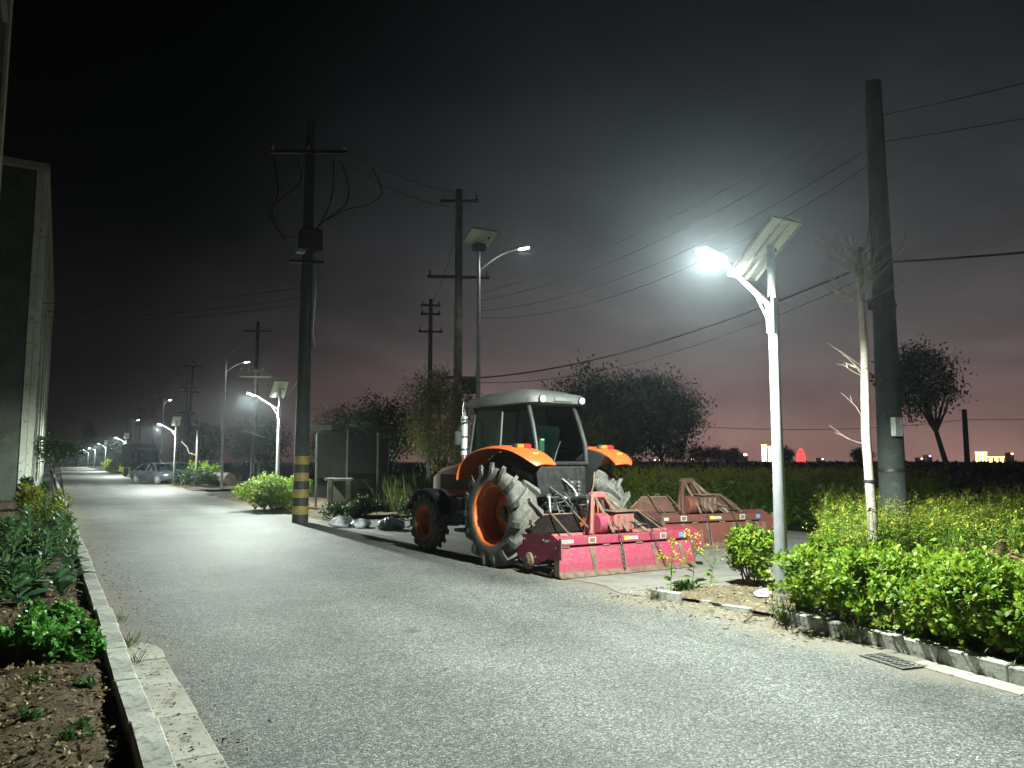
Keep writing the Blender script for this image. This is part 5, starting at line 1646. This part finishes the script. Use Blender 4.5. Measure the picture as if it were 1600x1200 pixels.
# ---- bare sapling
sp = tag(empty('bare_sapling', (8.78, 6.1, .05)), 'pale bare sapling with a topped trunk and thin twigs in the bed', 'tree')
TR = [(0, 0, -.05), (.015, 0, .9), (-.02, .01, 1.9), (.012, 0, 2.9), (-.01, 0, 3.8), (.02, 0, 4.3)]
MB().tube(TR, [.068, .060, .055, .048, .040, .026], 12).build('trunk', M_PALEBARK, sp, smooth=True)
r = random.Random(17)
for k in range(38):
    up_ = k < 30
    z = 3.45 + .8 * r.random() if up_ else r.choice((2.05, 2.15, 2.4, 2.62, 2.68, 2.75, 1.75))
    a = r.uniform(0, 6.28) if up_ else R(r.choice((150, 165, 185, 200, 215, 330, 20)) + r.uniform(-15, 15)) - R(30)
    ln = r.uniform(.35, .75) if up_ else r.uniform(.25, .55)
    el = R(r.uniform(15, 75)) if up_ else R(r.uniform(10, 45))
    d = Vector((math.cos(a) * math.cos(el), math.sin(a) * math.cos(el), math.sin(el)))
    p0 = Vector((0, 0, z)) + Vector((math.cos(a), math.sin(a), 0)) * .035
    p1 = p0 + d * ln * .5 + Vector((r.uniform(-.03, .03), r.uniform(-.03, .03), r.uniform(-.01, .05)))
    p2 = p0 + d * ln + Vector((r.uniform(-.05, .05), r.uniform(-.05, .05), r.uniform(0, .12)))
    m = MB().tube([p0, p1, p2], [.010, .006, .002] if up_ else [.0042, .003, .001], 5)
    tw = m.build('twig', M_PALEBARK, sp, smooth=True)
    for j in range(3 if up_ else 1):
        t = r.uniform(.3, .8)
        q0 = p0.lerp(p1, min(1, t * 2)) if t < .5 else p1.lerp(p2, t * 2 - 1)
        q1 = q0 + (d + Vector((r.uniform(-.8, .8), r.uniform(-.8, .8), r.uniform(-.2, .6)))).normalized() * ln * r.uniform(.25, .5)
        MB().tube([q0, q0.lerp(q1, .5) + Vector((0, 0, .01)), q1], [.005, .0035, .0012], 4).build('side_twig', M_PALEBARK, tw, smooth=True)
MB().lathe([(.068, 1.28), (.074, 1.285), (.074, 1.31), (.068, 1.315)], 12).build('tie', M_WIRE, sp, smooth=True)

# ------------------------------------------------------------------ left building
M_REND = mat('render_wall', (.075, .085, .065), (.05, .058, .045), rough=.85, scale=.8, bump=.25, bscale=20, grime=.3, gcol=(.12, .13, .10))
M_RENDP = mat('render_pale', (.30, .31, .265), (.22, .23, .195), rough=.8, scale=1.2, bump=.15, bscale=30, grime=.25, gcol=(.2, .2, .16))
M_WINFR = mat('window_frame_grey', (.35, .36, .35), (.25, .26, .25), rough=.5)
M_WGLASS = mat('dark_window_glass', (.012, .016, .016), (.02, .024, .024), rough=.08, spec=.6)
M_RENDL = mat('render_light', (.50, .53, .44), (.40, .43, .35), rough=.8, scale=1.0, bump=.2, bscale=25, grime=.3, gcol=(.2, .21, .16))
bd = tag(empty('apartment_building', (-1.15, 36.0, 0)), 'four-storey building with a pale road-side edge on the left', 'building')
BL, BH, ST = 32.0, 13.4, 3.2
MB().box((-12, 0, 0), (0, BL, BH)).build('wall', M_REND, bd)
MB().box((-12.15, -.25, BH + .001), (.22, BL + .2, BH + .30), .02).build('cornice', M_RENDP, bd)
MB().box((.001, .05, 0), (.14, BL - .05, .55), .01).build('plinth', M_RENDP, bd)
pil = MB().box((0.001, -.55, .56), (.20, .55, BH - .01), .015).mesh('pilaster')
for k in range(6):
    link('pilaster', pil, M_RENDL, bd, (0, .62 + k * 6.1, 0))
# the gable end towards the camera: quoin strip and storey bands
MB().box((-.22, -.06, .0), (.0, -.001, BH - .01), .01).build('corner_strip', M_RENDL, bd)
for s_ in range(1, 4):
    MB().box((-12, -.05, s_ * ST + .1), (-.225, -.001, s_ * ST + .28), .006).build('storey_band', M_REND, bd)
wf = MB().box((.001, -.95, 0), (.05, .95, 1.55)).mesh('window')
wp = MB().box((.0515, -.88, .07), (.056, -.03, 1.48)).mesh('pane')
ws = MB().box((.001, -1.05, -.09), (.14, 1.05, -.003)).mesh('sill')
pan = MB().box((.001, -1.9, 0), (.12, 1.9, 1.1), .01).mesh('spandrel_panel')
for k in range(5):
    for s_ in range(4):
        for dy in (1.9, 4.2):
            yy = .62 + k * 6.1 + dy
            w_ = link('window', wf, M_WINFR, bd, (0, yy, 1.15 + s_ * ST))
            link('pane', wp, M_WGLASS, w_, (0, 0, 0))
            link('pane', wp, M_WGLASS, w_, (0, .91, 0))
            link('sill', ws, M_RENDP, w_, (0, 0, 0))
        if s_ < 3:
            link('spandrel_panel', pan, M_RENDL, bd, (0, .62 + k * 6.1 + 3.05, 2.95 + s_ * ST))
for yy in (1.45, 13.7, 25.9):
    MB().tube([(.10, yy, .3), (.10, yy, BH - .2)], .055, 10).build('downpipe', M_RENDL, bd, smooth=True)
MB().prism([(0.001, 2.7), (1.15, 2.58), (1.15, 2.66), (0.001, 2.82)], 7.0, 10.2, 'y').build('entrance_canopy', M_RENDP, bd)
dr = MB().box((.001, 7.6, .02), (.06, 9.8, 2.35)).build('entrance_door', M_WINFR, bd)
MB().box((.0615, 7.75, .15), (.066, 8.65, 2.2)).build('pane', M_WGLASS, dr)
MB().box((.0615, 8.75, .15), (.066, 9.65, 2.2)).build('pane', M_WGLASS, dr)
MB().box((.15, -1.4, .0), (.95, 5.0, .16), .02).build('doorstep', M_KERB, bd)
bA = tag(empty('tall_building', (-1.95, 14.0, 0)), 'dark tall building whose edge fills the top left corner', 'building')
MB().box((-10, 0, 0), (0, 12, 19.2)).build('wall', M_REND, bA)
MB().box((-10.2, -.2, 19.201), (.25, 12.2, 19.5), .02).build('cornice', M_RENDP, bA)
MB().box((.001, 11.3, 0), (.10, 11.95, 19.19), .01).build('corner_strip', M_RENDL, bA)
for k in range(3):
    for s_ in range(6):
        w_ = link('window', wf, M_WINFR, bA, (0, 2.2 + k * 3.6, 1.15 + s_ * 3.15))
        link('pane', wp, M_WGLASS, w_)
        link('pane', wp, M_WGLASS, w_, (0, .91, 0))
        link('sill', ws, M_RENDP, w_)
bd2 = tag(empty('low_building', (-3.4, 76.0, 0)), 'low dark building beyond the tall one on the left', 'building')
MB().box((-10, 0, 0), (0, 18, 6.4)).build('wall', M_REND, bd2)
MB().box((-10.3, -.3, 6.401), (.4, 18.3, 6.7), .02).build('roof', M_RENDP, bd2)
for k in range(4):
    for s_ in range(2):
        w_ = link('window', wf, M_WINFR, bd2, (0, 2.4 + k * 4.4, 1.1 + s_ * 3.1))
        link('pane', wp, M_WGLASS, w_)
        link('pane', wp, M_WGLASS, w_, (0, .91, 0))

# ------------------------------------------------------------------ small shelter by the striped pole
M_SHEET = mat('grey_sheet', (.065, .075, .058), (.045, .052, .04), rough=.7, metal=.1, scale=3, grime=.3, gcol=(.1, .09, .07))
M_DBOARD = mat('dark_board', (.014, .016, .014), (.022, .024, .02), rough=.6)
sh = tag(empty('roadside_shelter', (7.15, 24.6, 0), R(-36)), 'small open metal shelter behind the striped pole', 'shelter')
for (x, y, h_) in ((0, 0, 2.55), (1.0, 0, 2.60), (2.0, 0, 2.50), (0, 1.3, 2.35), (2.0, 1.3, 2.35)):
    MB().box((x - .03, y - .03, 0), (x + .03, y + .03, h_), .006).build('post', M_GALV, sh)
MB().box((.035, -.01, 1.05), (.965, .012, 2.50)).build('wall_panel', M_SHEET, sh)
MB().box((-.012, .035, .95), (.012, 1.265, 2.32)).build('side_panel', M_SHEET, sh)
MB().box((.035, 1.285, .1), (1.965, 1.315, 2.30)).build('back_panel', M_SHEET, sh)
MB().box((1.988, .035, .3), (2.012, 1.265, 2.32)).build('side_panel', M_SHEET, sh)
db = MB().box((1.035, -.02, 1.20), (1.965, .02, 2.44), .006).build('dark_board', M_DBOARD, sh)
rfm = MB()
seg = 13
for i in range(seg):
    x0, x1 = -.35 + i * 2.9 / seg, -.35 + (i + 1) * 2.9 / seg
    z = .02 if i % 2 else .045
    rfm.add([(x0, -.45, 2.66 + z), (x1, -.45, 2.66 + z), (x1, 1.6, 2.40 + z), (x0, 1.6, 2.40 + z), (x0, -.45, 2.645 + z), (x1, -.45, 2.645 + z), (x1, 1.6, 2.385 + z), (x0, 1.6, 2.385 + z)],
            [(0, 1, 2, 3), (7, 6, 5, 4), (0, 4, 5, 1), (1, 5, 6, 2), (2, 6, 7, 3), (3, 7, 4, 0)])
rfo = rfm.build('roof_sheet', M_SHEET, sh)
MB().box((-.36, -.47, 2.57), (.62, -.452, 2.73), .004).build('fascia', M_GALV, sh)
tb = tag(empty('stone_table', (7.35, 23.9, 0), R(-25)), 'pale stone-topped table under the small shelter', 'table')
MB().box((-.1, -.25, .98), (.75, .25, 1.06), .012).build('table_top', M_SLAB, tb)
for x in (-.02, .55):
    MB().box((x, -.18, 0), (x + .13, .18, .979), .012).build('leg', M_SLAB, tb)

# ------------------------------------------------------------------ awning, log, pollard, rubbish
aw = tag(empty('tin_awning', (8.7, 41.3, 0), R(-30)), 'pale tilted tin awning on a post under the second lamp glow', 'awning')
MB().prism([(-.55, 3.18), (.50, 2.82), (.50, 2.79), (-.55, 3.15)], -.35, .45, 'y').build('roof_sheet', mat('pale_green_tin', (.42, .55, .50), (.34, .46, .42), rough=.5, metal=.2, grime=.2), aw)
MB().tube([(0, .05, 0), (0, .05, 2.99)], .05, 8).build('post', M_STEEL, aw, smooth=True)
lg = tag(empty('sawn_log', (8.9, 51.0, .0), R(20)), 'thick sawn log with a pale cut face beside the bushes', 'log')
MB().lathe([(.42, -.9), (.45, 0), (.44, 1.2)], 18, 'y', (0, 0, .43)).build('bark', M_BARK, lg, smooth=True)
MB().lathe([(.36, -.935), (.40, -.92), (.41, -.902)], 18, 'y', (0, 0, .43)).build('cut_face', mat('cut_wood', (.50, .38, .28), (.4, .3, .2), rough=.8), lg, smooth=True)
pt = tag(empty('pollarded_trunk', (7.75, 54.0, 0)), 'thin pollarded trunk with two stub branches beside the parked cars', 'tree')
MB().tube([(0, 0, 0), (.03, 0, 1.6), (0, 0, 3.6)], [.12, .10, .07], 10).build('trunk', M_BARK, pt, smooth=True)
MB().tube([(0, 0, 1.95), (-.45, .1, 2.1), (-.6, .1, 2.5), (-.95, .1, 2.85)], [.05, .045, .035, .02], 8).build('branch', M_BARK, pt, smooth=True)
MB().tube([(0, 0, 1.9), (.3, .1, 2.0), (.45, .1, 2.35)], [.05, .04, .02], 8).build('branch', M_BARK, pt, smooth=True)

M_PLAST = mat('white_plastic', (.62, .64, .66), (.45, .47, .5), rough=.4, scale=12)


def crumple(loc, size, label, seed, name='plastic_bag', m=M_PLAST):
    q = np.random.default_rng(seed)
    nu, nv = 18, 10
    vs, fs = [], []
    K = q.normal(size=(7, 3)) * 3.0
    ph = q.uniform(0, 6.28, 7)
    for j in range(nv + 1):
        th = math.pi * j / nv
        for i in range(nu):
            a = 2 * math.pi * i / nu
            d = np.array([math.sin(th) * math.cos(a), math.sin(th) * math.sin(a), math.cos(th)])
            rr_ = 1 + .28 * sum(abs(math.sin(K[k] @ d + ph[k])) - .6 for k in range(7)) / 2.2
            p = d * rr_ * np.array(size)
            vs.append((p[0], p[1], max(p[2] + size[2] * .7, .0)))
    for j in range(nv):
        for i in range(nu):
            fs.append((j * nu + i, (j + 1) * nu + i, (j + 1) * nu + (i + 1) % nu, j * nu + (i + 1) % nu))
    o = MB().add(vs, fs).build(name, m, None, loc)
    return tag(o, label, 'rubbish', 'crumpled rubbish on the ground')


crumple((6.05, 18.5, .0), (.30, .20, .14), 'crumpled white plastic bag by the striped pole, leftmost of the rubbish', 1)
crumple((6.35, 18.0, .0), (.24, .18, .12), 'twisted white plastic wrap in the middle of the roadside rubbish', 2)
crumple((6.75, 17.1, .0), (.30, .22, .16), 'bluish plastic heap between the rubbish and the tractor', 3, m=mat('bluish_plastic', (.30, .36, .42), (.2, .25, .3), rough=.4, scale=12))
crumple((6.95, 6.22, .05), (.12, .09, .06), 'crumpled pale plastic scrap on the earth by the lamp', 4)
st_ = MB().tube([(0, 0, .02), (.18, .05, .06), (.34, .02, .03)], [.012, .010, .005], 6).build('broken_stick', M_TWIG, None, (5.92, 5.55, .0))
tag(st_, 'short dark broken stick lying by the right kerb', 'stick')
for i, (x, y, s_) in enumerate(((6.9, 17.9, .8), (7.2, 17.2, 1.0), (7.0, 16.4, .7))):
    o = MB().tube([(0, 0, .03), (.3 * s_, .1, .10), (.55 * s_, -.05, .22 * s_), (.9 * s_, .02, .10)], [.02, .018, .014, .006], 6).build('dead_branch', M_TWIG, None, (x, y, 0), smooth=True)
    tag(o, ('dead branch nearest the plastic rubbish', 'dead branch beside the bluish plastic heap', 'dead branch close to the front tractor wheel')[i], 'branch', 'dead branches')

# ------------------------------------------------------------------ parked vehicles
M_CARPAINT = mat('car_paint_dark', (.07, .075, .095), (.062, .068, .085), rough=.25, metal=.2, scale=2, spec=.6, grime=.15, gcol=(.1, .09, .08))
M_CARPALE = mat('car_paint_silver', (.28, .30, .30), (.25, .26, .26), rough=.3, metal=.5, scale=2, spec=.6)
M_CGLASS = glass('car_glass', (.45, .5, .5))


def sedan(loc, rz, label, paint):
    t = tag(empty('parked_car', loc, rz), label, 'car', 'cars parked beside the far lamps')
    # lower body: stations along y (front +y), each a rounded section
    stn = [(-2.28, .70, .42, .80), (-2.20, .80, .30, .92), (-1.6, .87, .22, .97), (-.6, .90, .20, .95), (.5, .90, .20, .93), (1.2, .88, .21, .90), (1.9, .84, .24, .80), (2.22, .74, .30, .70), (2.32, .62, .40, .62)]
    vs, fs = [], []
    for (y, w, z0, z1) in stn:
        zm = z0 + (z1 - z0) * .55
        vs += [(-w * .88, y, z0), (w * .88, y, z0), (w, y, zm - .08), (w * .99, y, zm + .08), (w * .90, y, z1 - .03), (w * .6, y, z1), (-w * .6, y, z1), (-w * .90, y, z1 - .03), (-w * .99, y, zm + .08), (-w, y, zm - .08)]
    k = 10
    for i in range(len(stn) - 1):
        for j in range(k):
            fs.append((i * k + j, i * k + (j + 1) % k, i * k + k + (j + 1) % k, i * k + k + j))
    fs += [tuple(range(k - 1, -1, -1)), tuple(range((len(stn) - 1) * k, len(stn) * k))]
    fs = [tuple(reversed(f)) for f in fs]
    body = MB().add(vs, fs).build('body', paint, t, smooth=True, ang=40)
    # roof and pillars
    rs = [(-.95, .56, 1.40), (-.2, .60, 1.46), (.45, .58, 1.42)]
    vs = []
    for (y, w, z) in rs: vs += [(-w, y, z - .03), (w, y, z - .03), (w * .8, y, z + .015), (-w * .8, y, z + .015)]
    fs = []
    for i in range(2):
        for j in range(4): fs.append((i * 4 + j, i * 4 + 4 + j, i * 4 + 4 + (j + 1) % 4, i * 4 + (j + 1) % 4))
    fs += [(0, 1, 2, 3), (11, 10, 9, 8)]
    MB().add(vs, fs).build('roof', paint, t, smooth=True, ang=40)
    for sd in (-1, 1):
        for a, b in (((sd * .78, 1.22, .90), (sd * .57, .45, 1.41)), ((sd * .84, .02, .93), (sd * .595, -.05, 1.44)), ((sd * .78, -1.72, .97), (sd * .55, -.95, 1.39))):
            MB().tube([a, b], .035, 6).build('pillar', paint, t, smooth=True)
        MB().add([(sd * .81, 1.14, .92), (sd * .85, .04, .93), (sd * .59, -.04, 1.42), (sd * .57, .44, 1.39)], [(0, 1, 2, 3)]).build('side_window', M_CGLASS, t)
        MB().add([(sd * .85, .0, .93), (sd * .80, -1.62, .97), (sd * .55, -.92, 1.37), (sd * .59, -.07, 1.42)], [(0, 1, 2, 3)]).build('side_window', M_CGLASS, t)
        MB().box((sd * .66 - .13, 2.10, .56), (sd * .66 + .13, 2.27, .70), .03).build('headlight', M_LAMPCLR, t)
        MB().box((sd * .66 - .12, -2.30, .68), (sd * .66 + .12, -2.14, .82), .03).build('tail_light', M_LAMPRED, t)
        MB().box((sd * .98 - .08, .78, .90), (sd * .98 + .08, .90, 1.02), .03).build('mirror', paint, t)
        for y in (1.40, -1.38):
            w_ = MB().lathe([(.20, -.09), (.30, -.10), (.32, -.07), (.32, .07), (.30, .10), (.20, .09)], 22, 'x', (sd * .80, y, .32)).build('wheel', M_TYRE, t, smooth=True)
            MB().lathe([(.205, -.012), (.19, .0), (.06, .012)] if sd > 0 else [(.06, -.012), (.19, 0), (.205, .012)], 18, 'x', (sd * .905, y, .32)).build('rim', M_ALU, w_, smooth=True)
        MB().box((sd * .905 - .012, -.35, .76), (sd * .905 + .012, -.15, .79), .004).build('door_handle', M_CHROME, t)
    MB().add([(-.76, 1.20, .91), (.76, 1.20, .91), (.55, .46, 1.41), (-.55, .46, 1.41)], [(0, 1, 2, 3)]).build('windscreen', M_CGLASS, t)
    MB().add([(-.74, -1.70, .98), (.74, -1.70, .98), (.53, -.96, 1.39), (-.53, -.96, 1.39)], [(3, 2, 1, 0)]).build('rear_window', M_CGLASS, t)
    MB().box((-.40, 2.24, .46), (.40, 2.335, .60), .02).build('grille', M_CABDARK, t)
    MB().box((-.24, 2.33, .36), (.24, 2.36, .45), .004).build('number_plate', MATS['label_blue'], t)
    for sx in (-.35, .35):
        MB().box((sx - .24, -.1, .75), (sx + .24, .05, 1.25), .06).build('front_seat', M_SEAT, t)
    return t


sedan((6.0, 59.2, 0), math.pi + .42, 'dark grey sedan parked under the third street lamp', M_CARPAINT)
sedan((7.9, 65.0, 0), math.pi + .36, 'silver car mostly hidden behind the dark sedan', M_CARPALE)
tk = tag(empty('parked_truck', (7.3, 86, 0), math.pi + .12), 'dark truck standing behind the parked sedan', 'truck')
M_TRUCK = mat('truck_paint_dark', (.012, .016, .016), (.01, .012, .012), rough=.5, scale=3)
MB().prism([(2.0, .55), (2.05, 1.5), (1.75, 2.75), (.2, 2.8), (.2, .55)], -1.05, 1.05, 'x').build('cab', M_TRUCK, tk)
MB().box((-1.15, -4.6, .95), (1.15, .1, 3.35), .03).build('cargo_box', M_TRUCK, tk)
MB().prism([(2.058, 1.55), (1.79, 2.62), (1.78, 2.62), (2.048, 1.55)], -.92, .92, 'x').build('windscreen', M_WGLASS, tk)
for sd in (-1, 1):
    MB().prism([(1.85, 1.55), (1.62, 2.55), (.6, 2.55), (.6, 1.55)], sd * 1.051, sd * 1.06, 'x').build('side_window', M_WGLASS, tk)
    MB().box((sd * .8 - .15, 2.03, .75), (sd * .8 + .15, 2.08, .98), .02).build('headlight', M_LAMPCLR, tk)
    MB().box((sd * 1.3 - .1, 1.75, 1.7), (sd * 1.3 + .1, 1.82, 2.3), .03).build('mirror', M_CABDARK, tk)
    for y in (1.15, -3.2):
        w_ = MB().lathe([(.25, -.13), (.45, -.14), (.48, -.1), (.48, .1), (.45, .14), (.25, .13)], 20, 'x', (sd * .95, y, .48)).build('wheel', M_TYRE, tk, smooth=True)
MB().box((-1.02, 2.05, .45), (1.02, 2.16, .72), .03).build('bumper', M_STEEL, tk)
MB().box((-.35, -4.4, .55), (.35, .2, .94), .02).build('chassis', M_STEEL, tk)

# ------------------------------------------------------------------ lit town on the horizon
E_GOLD = emit('gold_facade_light', (1.0, .50, .12), 14)
E_PINKW = emit('warm_facade_light', (1.0, .62, .38), 10)
E_RED = emit('red_facade_light', (1.0, .02, .02), 9)
E_WARM = emit('warm_lamp', (1.0, .6, .3), 16)
E_BLUE = emit('blue_lamp', (.3, .35, 1.0), 14)
M_TOWER = mat('tower_wall', (.25, .2, .16), (.2, .16, .13), rough=.8)
DT = 700.0


def town(px, dd=DT):
    l_ = (px - 800) / 1200 * dd
    return (dd * fx_ + l_ * fy_, dd * fy_ - l_ * fx_, 0)


def lit_tower(px, w, h, label, strips, em, band, dd=DT):
    t = tag(empty('lit_tower', town(px, dd), R(-30.4 - math.degrees(math.atan((px - 800) / 1200)))), label, 'tower', 'lit buildings on the horizon')
    MB().box((-w / 2, 0, 0), (w / 2, w * .7, h), 0).build('wall', M_TOWER, t)
    for k in range(strips):
        x = -w / 2 + w * (k + .5) / strips
        MB().box((x - w * .30 / strips, -.16, h * .06), (x + w * .30 / strips, -.01, h * .97)).build('facade_light', em, t)
    MB().box((-w / 2 - .1, -.3, h + .01), (w / 2 + .1, w * .7, h + .5)).build('roof_light', band, t)
    return t


lit_tower(1192.5, 4.6, 15.6, 'pale gold lit tower left of the lamp pole, the left one of two', 3, E_PINKW, E_GOLD)
lit_tower(1201.0, 3.0, 14.2, 'amber lit tower touching the lamp pole, the right one of two', 2, E_GOLD, E_GOLD)
rt = tag(empty('domed_tower', town(1249.5)), 'egg-shaped tower lit bright red on the horizon', 'tower', 'lit buildings on the horizon')
MB().lathe([(3.6, 0), (3.75, 3), (3.5, 6), (2.8, 9), (1.7, 11.3), (.5, 12.4)], 20).build('shell', E_RED, rt, smooth=True)
for k in range(3):
    rr_ = (3.75, 3.5, 2.8)[k]
    MB().lathe([(rr_ + .05, 3 + k * 3), (rr_ + .12, 3.2 + k * 3), (rr_ + .0, 3.5 + k * 3)], 20).build('dark_ring', M_TOWER, rt)
lit_tower(1530, 9.5, 9.0, 'amber outlined tower at the right end of the horizon', 4, E_GOLD, E_GOLD)
lit_tower(1553, 13.0, 4.8, 'long low amber lit building beside the right-end tower', 3, E_GOLD, E_GOLD)
for i, (px, z, em, sz, lb) in enumerate(((1022, 2.3, E_WARM, .7, 'leftmost warm light on the horizon left of the field tree trunk'), (1030, 2.1, E_WARM, .5, 'small warm light second along the horizon'), (1081, 3.0, E_WARM, 1.4, 'pale lit window between the horizon trees'),
                                        (1163, 6.6, E_WARM, 1.6, 'lit roof sign just left of the gold towers'), (1283, 3.0, E_WARM, .9, 'single warm light right of the red tower'), (1450, 5.5, E_BLUE, 1.1, 'small blue light right of the broad pole'), (1437, 3.4, E_WARM, .8, 'small warm light right of the broad pole'), (1578, 7.4, E_WARM, 1.3, 'warm light at the far right of the horizon'))):
    t = tag(empty('distant_house', town(px, 640)), lb, 'house', 'single lights on the horizon')
    MB().box((-3, 0, 0), (3, 4, z + 1)).build('wall', M_TOWER, t)
    MB().box((-sz, -.3, z - sz * .4), (sz, -.01, z + sz * .4)).build('lit_window', em, t)

# ------------------------------------------------------------------ damp night air
hm = bpy.data.materials.new('damp_air')
hm.use_nodes = True
hn = hm.node_tree.nodes
hn.clear()
ho = hn.new('ShaderNodeOutputMaterial')
hv = hn.new('ShaderNodeVolumePrincipled')
hv.inputs['Color'].default_value = (.80, .92, 1.0, 1)
hv.inputs['Density'].default_value = HAZE
hv.inputs['Anisotropy'].default_value = .85
hm.node_tree.links.new(hv.outputs[0], ho.inputs['Volume'])
hz = MB().box((-835, -75, -1.2), (835, 855, 21.0)).build('haze', hm)
tag(hz, 'thin damp night air glowing round the lamps', kind='stuff')
